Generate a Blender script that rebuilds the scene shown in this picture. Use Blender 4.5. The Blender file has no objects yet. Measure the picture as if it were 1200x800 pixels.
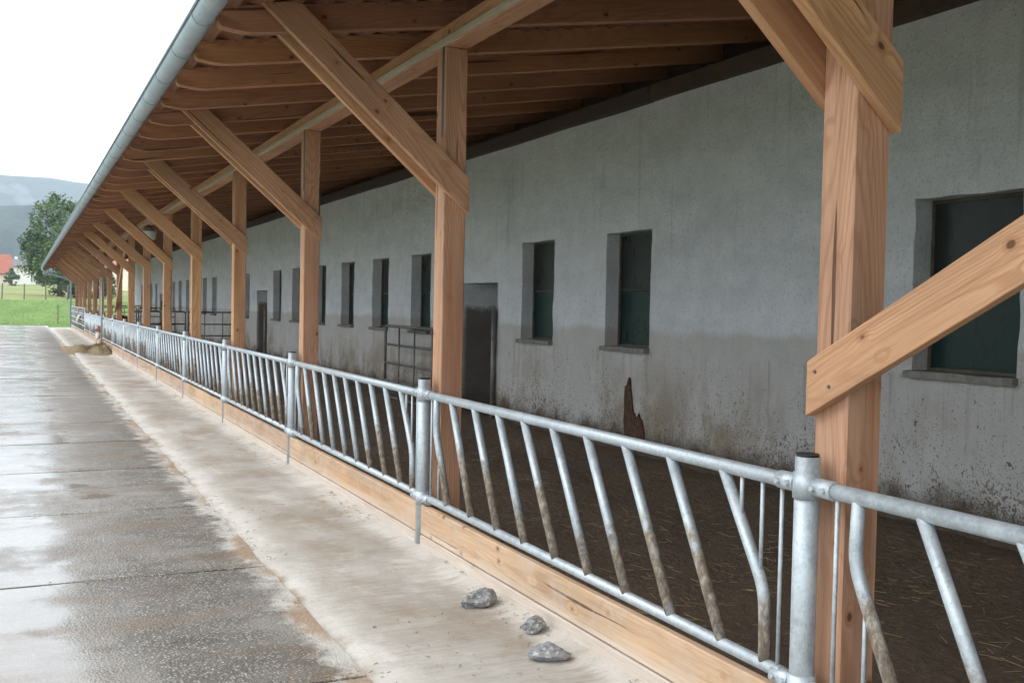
import bpy, bmesh, math, random
from mathutils import Vector, Matrix, noise
random.seed(7)
scene = bpy.context.scene
COL = scene.collection
PI = math.pi

# ---------------------------------------------------------------- camera
CAM_H = 1.65
cam_data = bpy.data.cameras.new('camera')
cam = bpy.data.objects.new('camera', cam_data)
COL.objects.link(cam)
cam_data.sensor_width = 36.0
cam_data.lens = 36.0
cam_data.clip_start = 0.05
cam_data.clip_end = 6000.0
def cam_axes(f=1200.0, vx=26.0, vy=349.5, roll=0.020):
    Y = Vector((vx - 600, vy - 400, f)).normalized()
    t = -(-roll * Y.x + Y.y) / Y.z
    Z = -Vector((-roll, 1.0, t)).normalized()
    X = Y.cross(Z)
    return Matrix((X, Y, Z))            # camera (right, down, forward) -> world
_R = cam_axes()
right, down, fwd = _R.col[0], _R.col[1], _R.col[2]
m = Matrix.Identity(4)
for i in range(3):
    m[i][0] = right[i]; m[i][1] = -down[i]; m[i][2] = -fwd[i]
m[2][3] = CAM_H
cam.matrix_world = m
scene.camera = cam

# ---------------------------------------------------------------- sky, sun, exposure
SUN_EL, SUN_AZ = math.radians(55), math.radians(-75)     # high behind the cloud, over the yard
world = bpy.data.worlds.new('World'); scene.world = world; world.use_nodes = True
nt = world.node_tree; nt.nodes.clear()
sky = nt.nodes.new('ShaderNodeTexSky'); sky.sky_type = 'NISHITA'; sky.sun_disc = False
sky.sun_elevation = SUN_EL; sky.sun_rotation = SUN_AZ; sky.dust_density = 4.0
hs = nt.nodes.new('ShaderNodeHueSaturation'); hs.inputs['Saturation'].default_value = 0.2
mixw = nt.nodes.new('ShaderNodeMix'); mixw.data_type = 'RGBA'; mixw.inputs[0].default_value = 0.85
mixw.inputs[7].default_value = (9.4, 10.0, 10.6, 1)
bg = nt.nodes.new('ShaderNodeBackground'); bg.inputs['Strength'].default_value = 0.10
wo = nt.nodes.new('ShaderNodeOutputWorld')
nt.links.new(sky.outputs[0], hs.inputs['Color']); nt.links.new(hs.outputs[0], mixw.inputs[6])
nt.links.new(mixw.outputs[2], bg.inputs['Color']); nt.links.new(bg.outputs[0], wo.inputs['Surface'])

sun_data = bpy.data.lights.new('sun', 'SUN'); sun_data.energy = 0.8; sun_data.angle = math.radians(50)
sun_data.color = (1.0, 0.97, 0.93)
sun = bpy.data.objects.new('sun', sun_data); COL.objects.link(sun)
sd = Vector((math.cos(SUN_EL) * math.sin(SUN_AZ), math.cos(SUN_EL) * math.cos(SUN_AZ), math.sin(SUN_EL)))
sun.rotation_euler = sd.to_track_quat('Z', 'Y').to_euler()
sun.location = (-20, 0, 40)

scene.view_settings.view_transform = 'Standard'
scene.view_settings.look = 'None'
scene.view_settings.gamma = 1.0
scene.view_settings.use_curve_mapping = False
scene.view_settings.exposure = 1.50
scene.cycles.max_bounces = 7
scene.cycles.diffuse_bounces = 5
scene.cycles.glossy_bounces = 3
scene.cycles.volume_bounces = 0
scene.cycles.use_adaptive_sampling = True
scene.cycles.adaptive_threshold = 0.012

# ---------------------------------------------------------------- material helpers
class NT:
    def __init__(self, name):
        self.m = bpy.data.materials.new(name); self.m.use_nodes = True
        self.t = self.m.node_tree; self.t.nodes.clear()
        self.out = self.t.nodes.new('ShaderNodeOutputMaterial')
        self.b = self.t.nodes.new('ShaderNodeBsdfPrincipled')
        self.t.links.new(self.b.outputs[0], self.out.inputs['Surface'])
    def link(self, a, b): self.t.links.new(a, b)
    def _in(self, sock, v):
        if v is None: return
        if hasattr(v, 'is_linked') or hasattr(v, 'links'): self.link(v, sock)
        else: sock.default_value = v
    def coord(self, kind='Object'):
        n = self.t.nodes.new('ShaderNodeTexCoord'); return n.outputs[kind]
    def pos(self):
        n = self.t.nodes.new('ShaderNodeNewGeometry'); return n.outputs['Position']
    def rnd(self):
        n = self.t.nodes.new('ShaderNodeObjectInfo'); return n.outputs['Random']
    def mapping(self, v, scale=(1, 1, 1), loc=None):
        n = self.t.nodes.new('ShaderNodeMapping'); self.link(v, n.inputs['Vector'])
        n.inputs['Scale'].default_value = scale
        if loc is not None: self._in(n.inputs['Location'], loc)
        return n.outputs[0]
    def noise(self, v, scale, detail=4, rough=0.55, dist=0.0, col=False):
        n = self.t.nodes.new('ShaderNodeTexNoise'); self.link(v, n.inputs['Vector'])
        n.inputs['Scale'].default_value = scale; n.inputs['Detail'].default_value = detail
        n.inputs['Roughness'].default_value = rough; n.inputs['Distortion'].default_value = dist
        return n.outputs[1 if col else 0]
    def voronoi(self, v, scale, feature='F1', out='Distance', rand=1.0):
        n = self.t.nodes.new('ShaderNodeTexVoronoi'); n.feature = feature; self.link(v, n.inputs['Vector'])
        n.inputs['Scale'].default_value = scale; n.inputs['Randomness'].default_value = rand
        return n.outputs[out]
    def wave(self, v, scale, dist, detail=2, dscale=1.0, direction='Y'):
        n = self.t.nodes.new('ShaderNodeTexWave'); n.bands_direction = direction; self.link(v, n.inputs['Vector'])
        n.inputs['Scale'].default_value = scale; n.inputs['Distortion'].default_value = dist
        n.inputs['Detail'].default_value = detail; n.inputs['Detail Scale'].default_value = dscale
        return n.outputs[1]
    def ramp(self, f, *stops):
        n = self.t.nodes.new('ShaderNodeValToRGB'); self.link(f, n.inputs[0])
        els = n.color_ramp.elements
        while len(els) < len(stops): els.new(0.5)
        for e, (p, c) in zip(els, stops):
            e.position = p
            e.color = (c, c, c, 1) if isinstance(c, (int, float)) else (c[0], c[1], c[2], 1)
        return n.outputs[0]
    def mix(self, fac, a, b, mode='MIX'):
        n = self.t.nodes.new('ShaderNodeMix'); n.data_type = 'RGBA'; n.blend_type = mode
        def c4(v): return (v[0], v[1], v[2], 1) if isinstance(v, tuple) else v
        self._in(n.inputs[0], fac); self._in(n.inputs[6], c4(a)); self._in(n.inputs[7], c4(b))
        return n.outputs[2]
    def math(self, op, a, b=None, c=None, clamp=False):
        n = self.t.nodes.new('ShaderNodeMath'); n.operation = op; n.use_clamp = clamp
        self._in(n.inputs[0], a)
        if b is not None: self._in(n.inputs[1], b)
        if c is not None: self._in(n.inputs[2], c)
        return n.outputs[0]
    def sep(self, v):
        n = self.t.nodes.new('ShaderNodeSeparateXYZ'); self.link(v, n.inputs[0]); return n.outputs
    def comb(self, x, y, z):
        n = self.t.nodes.new('ShaderNodeCombineXYZ')
        self._in(n.inputs[0], x); self._in(n.inputs[1], y); self._in(n.inputs[2], z); return n.outputs[0]
    def rng(self, v, a, b, c=0.0, d=1.0, smooth=True):
        n = self.t.nodes.new('ShaderNodeMapRange'); n.interpolation_type = 'SMOOTHSTEP' if smooth else 'LINEAR'
        self._in(n.inputs['Value'], v)
        n.inputs['From Min'].default_value = a; n.inputs['From Max'].default_value = b
        n.inputs['To Min'].default_value = c; n.inputs['To Max'].default_value = d
        return n.outputs[0]
    def bump(self, h, strength=0.3, dist=0.01, prev=None):
        n = self.t.nodes.new('ShaderNodeBump'); self.link(h, n.inputs['Height'])
        n.inputs['Strength'].default_value = strength; n.inputs['Distance'].default_value = dist
        if prev is not None: self.link(prev, n.inputs['Normal'])
        return n.outputs[0]
    def done(self, color=None, rough=None, metal=None, normal=None, spec=None, **kw):
        b = self.b.inputs
        if color is not None: self._in(b['Base Color'], (color[0], color[1], color[2], 1) if isinstance(color, tuple) else color)
        if rough is not None: self._in(b['Roughness'], rough)
        if metal is not None: self._in(b['Metallic'], metal)
        if spec is not None: self._in(b['Specular IOR Level'], spec)
        if normal is not None: self.link(normal, b['Normal'])
        for k, v in kw.items(): self._in(b[k], v)
        return self.m

def mat_wood(name, light, dark, lime=False, knots=0.10, rough=0.66, crack=1.0):
    n = NT(name); c = n.coord(); r = n.rnd()
    off = n.math('MULTIPLY', r, 37.0)
    v = n.mapping(c, (1, 1, 1), n.comb(off, n.math('MULTIPLY', r, 3.1), n.math('MULTIPLY', r, 5.7)))
    warp = n.noise(n.mapping(v, (0.9, 2.5, 2.5)), 1.0, 3, 0.5)
    kd = n.voronoi(n.mapping(v, (0.7, 1, 1)), 6.6)
    n0 = n.noise(n.mapping(v, (0.30, 3.4, 3.4)), 1.0, 1.0, 0.4)
    n0 = n.math('ADD', n0, n.math('MULTIPLY', n.rng(kd, 0.34, 0.08, 0.0, 1.0), 0.020))
    n0 = n.math('ADD', n0, n.math('MULTIPLY', n.noise(n.mapping(v, (3.5, 20, 20)), 1.0, 2, 0.5), 0.012))
    ring = n.math('ADD', n.math('MULTIPLY', n.math('SINE', n.math('MULTIPLY', n0, 240.0)), 0.5), 0.5)
    late = n.rng(ring, 0.55, 1.0, 0.0, 1.0)
    fine = n.noise(n.mapping(v, (3.0, 130, 130)), 1.0, 5, 0.68)
    streak = n.noise(n.mapping(v, (0.5, 22, 22), (2, 5, 1)), 1.0, 4, 0.6)
    mid_ = tuple((a + b) / 2 for a, b in zip(light, dark))
    col = n.ramp(streak, (0.30, mid_), (0.52, light), (0.72, tuple(min(1, a * 1.10) for a in light)))
    amt = n.rng(n.noise(n.mapping(v, (0.8, 6, 6), (7, 7, 7)), 1.0, 2, 0.5), 0.3, 0.65, 0.15, 0.7)
    col = n.mix(n.math('MULTIPLY', late, amt), col, dark)
    col = n.mix(n.rng(fine, 0.42, 0.70, 0.0, 0.45), col, tuple(a * 0.72 for a in dark))
    red = n.rng(n.noise(n.mapping(v, (0.45, 9, 9), (1, 3, 8)), 1.0, 3, 0.5), 0.56, 0.70, 0.0, 0.55)
    col = n.mix(red, col, (dark[0] * 0.98, dark[1] * 0.78, dark[2] * 0.66))
    big = n.rng(warp, 0.3, 0.7, 0.84, 1.08)
    var = n.rng(r, 0, 1, 0.86, 1.08, False)
    f2 = n.math('MULTIPLY', big, var)
    col = n.mix(1.0, col, n.comb(f2, f2, n.math('MULTIPLY', f2, n.rng(r, 0, 1, 1.1, 0.9, False))), 'MULTIPLY')
    grey = n.rng(n.noise(n.mapping(v, (1.2, 5, 5), (4, 4, 4)), 1.0, 5, 0.7), 0.52, 0.72, 0.0, 0.26)
    col = n.mix(grey, col, tuple(0.30 * (sum(light) / 3) + 0.45 * a for a in light))
    hal = n.rng(kd, knots, knots * 1.9, 0.45, 0.0)
    col = n.mix(hal, col, (dark[0] * 0.8, dark[1] * 0.62, dark[2] * 0.5))
    km = n.rng(n.math('ADD', kd, n.math('MULTIPLY', n.math('SUBTRACT', fine, 0.5), 0.05)), knots * 0.55, knots * 0.95, 1.0, 0.0)
    col = n.mix(n.math('MULTIPLY', km, 0.88), col, (0.095, 0.040, 0.020))
    ck = n.noise(n.mapping(v, (0.55, 20, 20), (3, 1, 7)), 1.0, 2, 0.45, 0.25)
    ckm = n.math('MULTIPLY', n.rng(ck, 0.685, 0.70, 0.0, 1.0), crack)
    col = n.mix(n.math('MULTIPLY', ckm, 0.85), col, (0.07, 0.034, 0.018))
    if lime:
        z = n.sep(n.pos())[2]
        zz = n.math('ADD', z, n.math('MULTIPLY', n.math('SUBTRACT', n.noise(n.mapping(n.pos(), (1.0, 1.2, 3.0)), 2.0, 6, 0.7), 0.5), 0.16))
        lm = n.rng(zz, 0.06, 0.20, 0.82, 0.0)
        lm = n.math('MULTIPLY', lm, n.rng(fine, 0.3, 0.65, 1.0, 0.62))
        col = n.mix(lm, col, (0.56, 0.52, 0.46))
        pale_mix = n.rng(n.noise(n.pos(), 4.0, 6, 0.7), 0.46, 0.66, 0.0, 0.42)  # patchy dust over the boards
        col = n.mix(pale_mix, col, (0.47, 0.39, 0.315))
    h = n.math('SUBTRACT', n.math('ADD', n.math('MULTIPLY', fine, 0.6), n.math('MULTIPLY', ring, 0.3)), n.math('MULTIPLY', ckm, 2.0))
    nm = n.bump(h, 0.35, 0.005)
    return n.done(col, n.rng(fine, 0.2, 0.8, rough - 0.1, rough + 0.14), 0.0, nm, 0.3)

def mat_galv(name, dirt=False, base=(0.43, 0.475, 0.50), metal=0.50):
    n = NT(name); p = n.pos()
    sp = n.voronoi(n.mapping(p, (1, 1, 0.7)), 120.0, 'F1', 'Color')
    g = n.math('ADD', n.math('MULTIPLY', n.sep(sp)[0], 0.22), n.math('MULTIPLY', n.noise(p, 22.0, 6, 0.72), 0.78))
    k = n.rng(g, 0.2, 0.8, 0.78, 1.2)
    col = n.mix(1.0, base, n.comb(k, k, k), 'MULTIPLY')
    chalk = n.rng(n.noise(p, 5.0, 5, 0.7), 0.45, 0.7, 0.0, 0.55)
    met = n.math('SUBTRACT', metal, n.math('MULTIPLY', chalk, 0.55))
    col = n.mix(chalk, col, (0.47, 0.51, 0.53))
    spk = n.rng(n.noise(p, 70, 4, 0.7), 0.60, 0.70, 0.0, 0.45)
    col = n.mix(spk, col, (0.26, 0.265, 0.26))
    rgh = n.rng(g, 0.2, 0.8, 0.42, 0.62)
    if dirt:
        z = n.sep(p)[2]; r = n.rnd()
        lim = n.math('ADD', 0.42, n.math('MULTIPLY', r, 0.38))
        d = n.math('ADD', n.math('SUBTRACT', lim, z), n.math('MULTIPLY', n.math('SUBTRACT', n.noise(p, 16.0, 5, 0.7), 0.5), 0.5))
        dm = n.rng(d, -0.05, 0.09, 0.0, 0.9)
        dm = n.math('MAXIMUM', dm, n.rng(n.noise(p, 60, 3, 0.6), 0.66, 0.72, 0.0, 0.6))
        dc = n.ramp(n.noise(n.mapping(p, (1, 1, 0.4)), 42, 5, 0.75), (0.32, (0.055, 0.034, 0.018)), (0.5, (0.20, 0.14, 0.085)), (0.66, (0.40, 0.36, 0.30)))
        dm = n.math('MULTIPLY', dm, n.rng(n.noise(n.mapping(p, (1, 1, 0.5), (2, 2, 2)), 24, 5, 0.7), 0.30, 0.46, 0.35, 1.0))
        col = n.mix(dm, col, dc)
        met = n.math('MULTIPLY', met, n.math('SUBTRACT', 1.0, dm))
        rgh = n.math('ADD', rgh, n.math('MULTIPLY', dm, 0.35), clamp=True)
    nm = n.bump(n.noise(p, 55, 4, 0.6), 0.08, 0.003)
    return n.done(col, rgh, met, nm)

XW_ = 5.70
def mat_wall():
    n = NT('lime_plaster'); p = n.pos(); x, y, z = n.sep(p)[0], n.sep(p)[1], n.sep(p)[2]
    big = n.noise(p, 0.9, 5, 0.6); mid = n.noise(p, 4.5, 5, 0.65); fine = n.noise(p, 38, 5, 0.7)
    col = n.ramp(mid, (0.25, (0.64, 0.665, 0.69)), (0.6, (0.75, 0.78, 0.805)), (0.85, (0.80, 0.825, 0.845)))
    pits = n.rng(n.noise(p, 30, 5, 0.8), 0.52, 0.70, 0.0, 0.7)
    col = n.mix(pits, col, (0.38, 0.39, 0.395))
    pit2 = n.rng(n.noise(p, 52, 3, 0.7), 0.62, 0.70, 0.0, 0.7)
    col = n.mix(pit2, col, (0.22, 0.225, 0.225))
    pat = n.rng(n.noise(n.mapping(p, (1, 0.6, 1), (3, 8, 2)), 1.3, 6, 0.68), 0.50, 0.62, 0.0, 0.30)
    col = n.mix(pat, col, (0.80, 0.81, 0.82))
    band = n.rng(n.noise(n.mapping(p, (1, 0.7, 2.0)), 1.6, 4, 0.6), 0.42, 0.74, 0.0, 0.28)
    col = n.mix(band, col, (0.42, 0.435, 0.445))
    # worn lower coat, below an uneven line
    edge = n.math('ADD', z, n.math('MULTIPLY', n.math('SUBTRACT', n.noise(n.mapping(p, (1, 0.8, 0.8)), 1.7, 4, 0.6), 0.5), 0.22))
    low = n.rng(edge, 1.40, 1.50, 1.0, 0.0)
    col = n.mix(n.math('MULTIPLY', low, 0.78), col, n.mix(mid, (0.44, 0.415, 0.38), (0.58, 0.55, 0.51)))
    # runs below the sills
    run = n.math('MULTIPLY', n.rng(n.noise(n.mapping(p, (3, 11, 0.35), (1, 2, 9)), 1.0, 5, 0.7), 0.50, 0.68, 0.0, 0.5), n.math('MULTIPLY', n.rng(z, 0.5, 1.2, 0.0, 1.0), n.rng(z, 1.27, 1.22, 0.0, 1.0)))
    col = n.mix(run, col, (0.27, 0.25, 0.215))
    # thin streaks running down
    st = n.noise(n.mapping(p, (3, 7.0, 0.5)), 1.0, 5, 0.65)
    col = n.mix(n.rng(st, 0.56, 0.74, 0.0, 0.38), col, (0.33, 0.30, 0.26))
    # muck splashes, denser toward the floor
    zz = n.rng(z, 0.2, 1.35, 0.0, 1.0, False)
    clus = n.noise(n.mapping(p, (1, 1, 0.8), (6, 2, 3)), 1.7, 4, 0.6)
    thr = n.math('ADD', n.math('ADD', 0.53, n.math('MULTIPLY', zz, 0.17)), n.rng(clus, 0.3, 0.7, 0.06, -0.06, False))
    fl = n.noise(n.mapping(p, (1, 1, 0.62)), 34, 3, 0.62, 1.2)
    fl2 = n.noise(n.mapping(p, (1, 0.7, 1), (4, 9, 1)), 75, 3, 0.6, 0.6)
    fm = n.math('MAXIMUM', n.rng(n.math('SUBTRACT', fl, thr), 0.0, 0.05, 0.0, 0.85), n.rng(n.math('SUBTRACT', fl2, n.math('SUBTRACT', thr, 0.01)), 0.0, 0.05, 0.0, 0.75))
    fm = n.math('MULTIPLY', fm, n.rng(z, 1.45, 1.15, 0.0, 1.0))
    col = n.mix(fm, col, n.mix(fine, (0.075, 0.055, 0.038), (0.16, 0.12, 0.08)))
    sm = n.rng(n.math('ADD', n.math('MULTIPLY', big, 0.75), n.math('MULTIPLY', n.noise(n.mapping(p, (1, 2.2, 1)), 2.4, 5, 0.7), 0.45)), 0.55, 0.74, 0.0, 0.75)
    sm = n.math('MULTIPLY', sm, n.rng(z, 1.35, 0.55, 0.0, 1.0))
    col = n.mix(sm, col, (0.27, 0.205, 0.13))
    zb = n.math('ADD', z, n.math('MULTIPLY', n.math('SUBTRACT', n.noise(p, 2.6, 6, 0.72), 0.5), 0.62))
    bm_ = n.rng(zb, 0.27, 0.55, 0.95, 0.0)
    col = n.mix(bm_, col, n.mix(fine, (0.045, 0.032, 0.022), (0.13, 0.095, 0.065)))
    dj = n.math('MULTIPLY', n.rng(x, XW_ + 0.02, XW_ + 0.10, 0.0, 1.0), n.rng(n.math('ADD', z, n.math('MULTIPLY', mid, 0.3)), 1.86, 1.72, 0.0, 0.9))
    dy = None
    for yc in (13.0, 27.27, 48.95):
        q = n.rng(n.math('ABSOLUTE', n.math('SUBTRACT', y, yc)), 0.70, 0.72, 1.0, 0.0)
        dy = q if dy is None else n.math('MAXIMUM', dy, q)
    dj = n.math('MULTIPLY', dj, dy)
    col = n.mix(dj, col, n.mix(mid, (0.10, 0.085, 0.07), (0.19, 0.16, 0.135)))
    h = n.math('ADD', n.math('MULTIPLY', n.noise(p, 48, 4, 0.75), 1.0), n.math('MULTIPLY', n.noise(p, 13, 4, 0.6), 0.9))
    nm = n.bump(h, 1.0, 0.022)
    return n.done(col, 0.9, 0.0, nm, 0.2)

def mat_road():
    n = NT('wet_concrete'); p = n.pos(); s = n.sep(p); x = s[0]; r = n.rnd()
    big = n.noise(n.mapping(p, (1.0, 0.55, 1)), 1.1, 5, 0.6)
    mid = n.noise(n.mapping(p, (0.5, 1.2, 1)), 4.0, 5, 0.65)
    agg = n.voronoi(p, 74, 'F1', 'Distance'); aggc = n.sep(n.voronoi(p, 74, 'F1', 'Color'))[0]
    col = n.ramp(mid, (0.25, (0.068, 0.057, 0.045)), (0.55, (0.122, 0.106, 0.088)), (0.8, (0.18, 0.16, 0.138)))
    pale = n.math('MULTIPLY', n.rng(aggc, 0.5, 0.9, 0.0, 0.95), n.rng(agg, 0.6, 0.25, 0.0, 1.0))
    col = n.mix(pale, col, (0.44, 0.42, 0.385))
    drk = n.rng(n.noise(p, 95, 3, 0.6), 0.56, 0.66, 0.0, 0.7)
    col = n.mix(drk, col, (0.05, 0.042, 0.034))
    k = n.rng(r, 0, 1, 0.82, 1.15, False)
    col = n.mix(1.0, col, n.comb(k, k, k), 'MULTIPLY')
    pale_mix = n.rng(n.math('ADD', big, n.math('MULTIPLY', n.rng(x, 1.1, -0.3, -0.05, 0.17), 1.0)), 0.42, 0.66, 0.0, 0.75)  # paler concrete tone in patches, stronger toward the left
    col = n.mix(pale_mix, col, (0.235, 0.218, 0.195))
    brown = n.rng(n.noise(n.mapping(p, (0.6, 1.6, 1), (9, 4, 0)), 1.3, 5, 0.65), 0.46, 0.66, 0.0, 0.7)
    col = n.mix(brown, col, (0.14, 0.10, 0.066))
    # white lime washed off the strip on to the slab edge
    lime = n.rng(n.math('ADD', x, n.math('MULTIPLY', n.math('SUBTRACT', n.noise(p, 3.2, 6, 0.72), 0.5), 0.75)), 1.20, 1.38, 0.0, 0.72)
    col = n.mix(lime, col, (0.55, 0.525, 0.48))
    sm_ = n.rng(n.math('ADD', x, n.math('MULTIPLY', n.math('SUBTRACT', n.noise(n.mapping(p, (1, 0.8, 1), (5, 3, 1)), 3.0, 6, 0.7), 0.5), 0.5)), 1.26, 1.36, 0.0, 0.8)
    sm_ = n.math('MULTIPLY', sm_, n.rng(n.noise(p, 0.8, 3, 0.5), 0.48, 0.56, 0.0, 1.0))
    col = n.mix(sm_, col, (0.26, 0.165, 0.088))
    # standing water film
    pud = n.math('ADD', n.math('MULTIPLY', big, 0.6), n.math('MULTIPLY', n.noise(n.mapping(p, (0.45, 1.0, 1), (2, 7, 0)), 1.5, 4, 0.55), 0.4))
    pm = n.rng(n.math('ADD', pud, n.rng(x, 1.15, -0.1, -0.15, 0.14)), 0.49, 0.64, 0.0, 1.0)
    rgh = n.mix(pm, n.rng(mid, 0.2, 0.8, 0.42, 0.66), n.rng(mid, 0.2, 0.8, 0.09, 0.20))
    h = n.math('ADD', n.math('MULTIPLY', n.math('SUBTRACT', 1.0, agg), 1.0), n.math('MULTIPLY', mid, 0.6))
    b = n.t.nodes.new('ShaderNodeBump'); n.link(h, b.inputs['Height']); b.inputs['Distance'].default_value = 0.006
    n.link(n.rng(pm, 0, 1, 0.45, 0.06, False), b.inputs['Strength'])
    return n.done(col, rgh, 0.0, b.outputs[0], 0.7)

def mat_strip():
    n = NT('limed_concrete'); p = n.pos(); s = n.sep(p); x = s[0]
    big = n.noise(n.mapping(p, (1.1, 0.75, 1)), 1.25, 6, 0.66)
    mid = n.noise(n.mapping(p, (1.0, 3.2, 1)), 5.0, 6, 0.7)
    broom = n.noise(n.mapping(p, (3.0, 36, 1)), 1.0, 6, 0.72)
    fine = n.noise(p, 60, 5, 0.75)
    col = n.ramp(mid, (0.25, (0.30, 0.272, 0.232)), (0.6, (0.425, 0.395, 0.355)), (0.8, (0.50, 0.475, 0.44)))
    white = n.rng(n.noise(n.mapping(p, (1.4, 0.8, 1), (3, 1, 4)), 1.9, 6, 0.7), 0.50, 0.66, 0.0, 0.6)
    col = n.mix(white, col, (0.54, 0.515, 0.475))
    br = n.math('ADD', n.math('MULTIPLY', big, 0.62), n.math('ADD', n.math('MULTIPLY', mid, 0.16), n.math('MULTIPLY', broom, 0.22)))
    br = n.rng(br, 0.44, 0.60, 0.0, 0.8)
    mx = n.rng(n.math('ABSOLUTE', n.math('SUBTRACT', x, 2.0)), 0.2, 0.5, 1.0, 0.15)
    br = n.math('MULTIPLY', br, mx)
    col = n.mix(br, col, n.mix(broom, (0.175, 0.13, 0.088), (0.34, 0.275, 0.205)))
    col = n.mix(n.rng(broom, 0.50, 0.68, 0.0, 0.35), col, (0.24, 0.20, 0.16))
    lw = n.math('MAXIMUM', n.rng(n.math('ADD', x, n.math('MULTIPLY', n.math('SUBTRACT', mid, 0.5), 0.5)), 2.22, 2.40, 0.0, 0.55), n.rng(n.math('ADD', x, n.math('MULTIPLY', n.math('SUBTRACT', big, 0.5), 0.6)), 1.66, 1.48, 0.0, 0.4))
    lw = n.math('MULTIPLY', lw, n.rng(n.noise(p, 2.2, 6, 0.7), 0.34, 0.56, 0.25, 1.0))
    col = n.mix(lw, col, (0.61, 0.585, 0.54))
    grit = n.rng(fine, 0.58, 0.68, 0.0, 0.55)
    col = n.mix(grit, col, (0.21, 0.185, 0.155))
    sp = n.rng(n.noise(n.mapping(p, (1, 2, 1)), 55, 3, 0.6), 0.64, 0.70, 0.0, 0.6)
    col = n.mix(n.math('MULTIPLY', sp, n.rng(big, 0.35, 0.6, 0.2, 1.0)), col, (0.17, 0.12, 0.08))
    jn = n.rng(n.math('ADD', x, n.math('MULTIPLY', n.math('SUBTRACT', n.noise(p, 4, 5, 0.7), 0.5), 0.22)), 1.39, 1.47, 0.7, 0.0)
    jn = n.math('MULTIPLY', jn, n.rng(n.noise(p, 0.9, 3, 0.5), 0.47, 0.56, 0.0, 1.0))
    col = n.mix(jn, col, (0.22, 0.15, 0.085))
    h = n.math('ADD', n.math('ADD', mid, n.math('MULTIPLY', broom, 0.8)), n.math('MULTIPLY', fine, 0.6))
    return n.done(col, n.rng(mid, 0.2, 0.8, 0.55, 0.85), 0.0, n.bump(h, 0.6, 0.008), 0.35)

def mat_simple(name, a, b, scale=8.0, rough=0.8, bump=0.2, bdist=0.01, metal=0.0, spec=0.3, coords='pos', detail=5):
    n = NT(name); p = n.pos() if coords == 'pos' else n.coord()
    f = n.noise(p, scale, detail, 0.62)
    col = n.ramp(f, (0.28, a), (0.72, b))
    return n.done(col, rough, metal, n.bump(n.noise(p, scale * 2.5, 4, 0.65), bump, bdist), spec)

M = {}
M['wood'] = mat_wood('larch_timber', (0.62, 0.352, 0.202), (0.44, 0.215, 0.106))
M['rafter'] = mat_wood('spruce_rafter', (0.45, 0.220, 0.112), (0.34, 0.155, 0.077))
M['brace'] = mat_wood('spruce_plank', (0.59, 0.335, 0.182), (0.42, 0.208, 0.103))
M['kerb'] = mat_wood('limed_board', (0.48, 0.325, 0.220), (0.36, 0.225, 0.140), lime=True)
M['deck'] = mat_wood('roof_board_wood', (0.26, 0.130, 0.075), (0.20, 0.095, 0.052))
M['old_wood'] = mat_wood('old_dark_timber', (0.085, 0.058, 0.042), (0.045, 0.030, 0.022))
M['galv'] = mat_galv('galvanised_steel')
M['galv_dirty'] = mat_galv('galvanised_steel_mucky', dirt=True)
M['gutter'] = mat_galv('zinc_gutter', base=(0.36, 0.44, 0.49), metal=0.45)
M['dull_steel'] = mat_simple('dull_gate_steel', (0.13, 0.13, 0.125), (0.24, 0.235, 0.225), 9, 0.55, 0.1, 0.003, 0.5)
M['dark_strip'] = mat_simple('dark_steel', (0.10, 0.10, 0.10), (0.19, 0.19, 0.185), 20, 0.5, 0.1, 0.003, 0.6)
M['cap'] = mat_simple('black_plastic_cap', (0.012, 0.012, 0.013), (0.03, 0.03, 0.03), 20, 0.5)
M['duct'] = mat_simple('grey_plastic_duct', (0.40, 0.36, 0.27), (0.48, 0.43, 0.33), 6, 0.8)
M['wall'] = mat_wall()
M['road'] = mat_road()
M['strip'] = mat_strip()
M['joint'] = mat_simple('joint_grit', (0.035, 0.024, 0.015), (0.15, 0.10, 0.06), 14, 0.7, 0.6, 0.01)
M['sill'] = mat_simple('grey_sill_stone', (0.12, 0.112, 0.098), (0.25, 0.238, 0.215), 14, 0.85, 0.5, 0.006)
M['frame'] = mat_simple('window_frame_paint', (0.05, 0.045, 0.035), (0.12, 0.10, 0.07), 18, 0.6)
M['tin'] = mat_simple('roof_sheet', (0.20, 0.10, 0.08), (0.28, 0.15, 0.12), 2, 0.5)
M['render_back'] = mat_simple('old_render', (0.42, 0.42, 0.40), (0.55, 0.55, 0.53), 2, 0.9)
M['missing'] = mat_simple('bare_brown_patch', (0.04, 0.022, 0.014), (0.12, 0.062, 0.036), 16, 0.9, 0.8, 0.01)
M['hay'] = mat_simple('hay_straw', (0.13, 0.095, 0.052), (0.33, 0.255, 0.15), 26, 0.9, 0.8, 0.02)
M['straw'] = mat_simple('straw_bits', (0.17, 0.12, 0.06), (0.40, 0.30, 0.165), 3, 0.85, 0.1)
M['debris'] = mat_simple('brown_chaff', (0.17, 0.125, 0.075), (0.34, 0.26, 0.165), 20, 0.9, 0.5)

def glass(name, tint):
    n = NT(name); p = n.pos()
    f = n.noise(n.mapping(p, (1, 3, 1.2)), 3.0, 5, 0.65)
    a = tuple(t * 0.8 for t in tint)
    col = n.mix(n.rng(f, 0.3, 0.7), a, tint)
    return n.done(col, n.rng(f, 0.3, 0.7, 0.26, 0.36), 0.0, n.bump(n.noise(p, 3, 2), 0.05, 0.01), 0.22)
M['pane_dark'] = glass('dusty_dark_glass', (0.022, 0.026, 0.022))
M['pane_green'] = glass('green_tinted_glass', (0.008, 0.027, 0.024))

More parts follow.
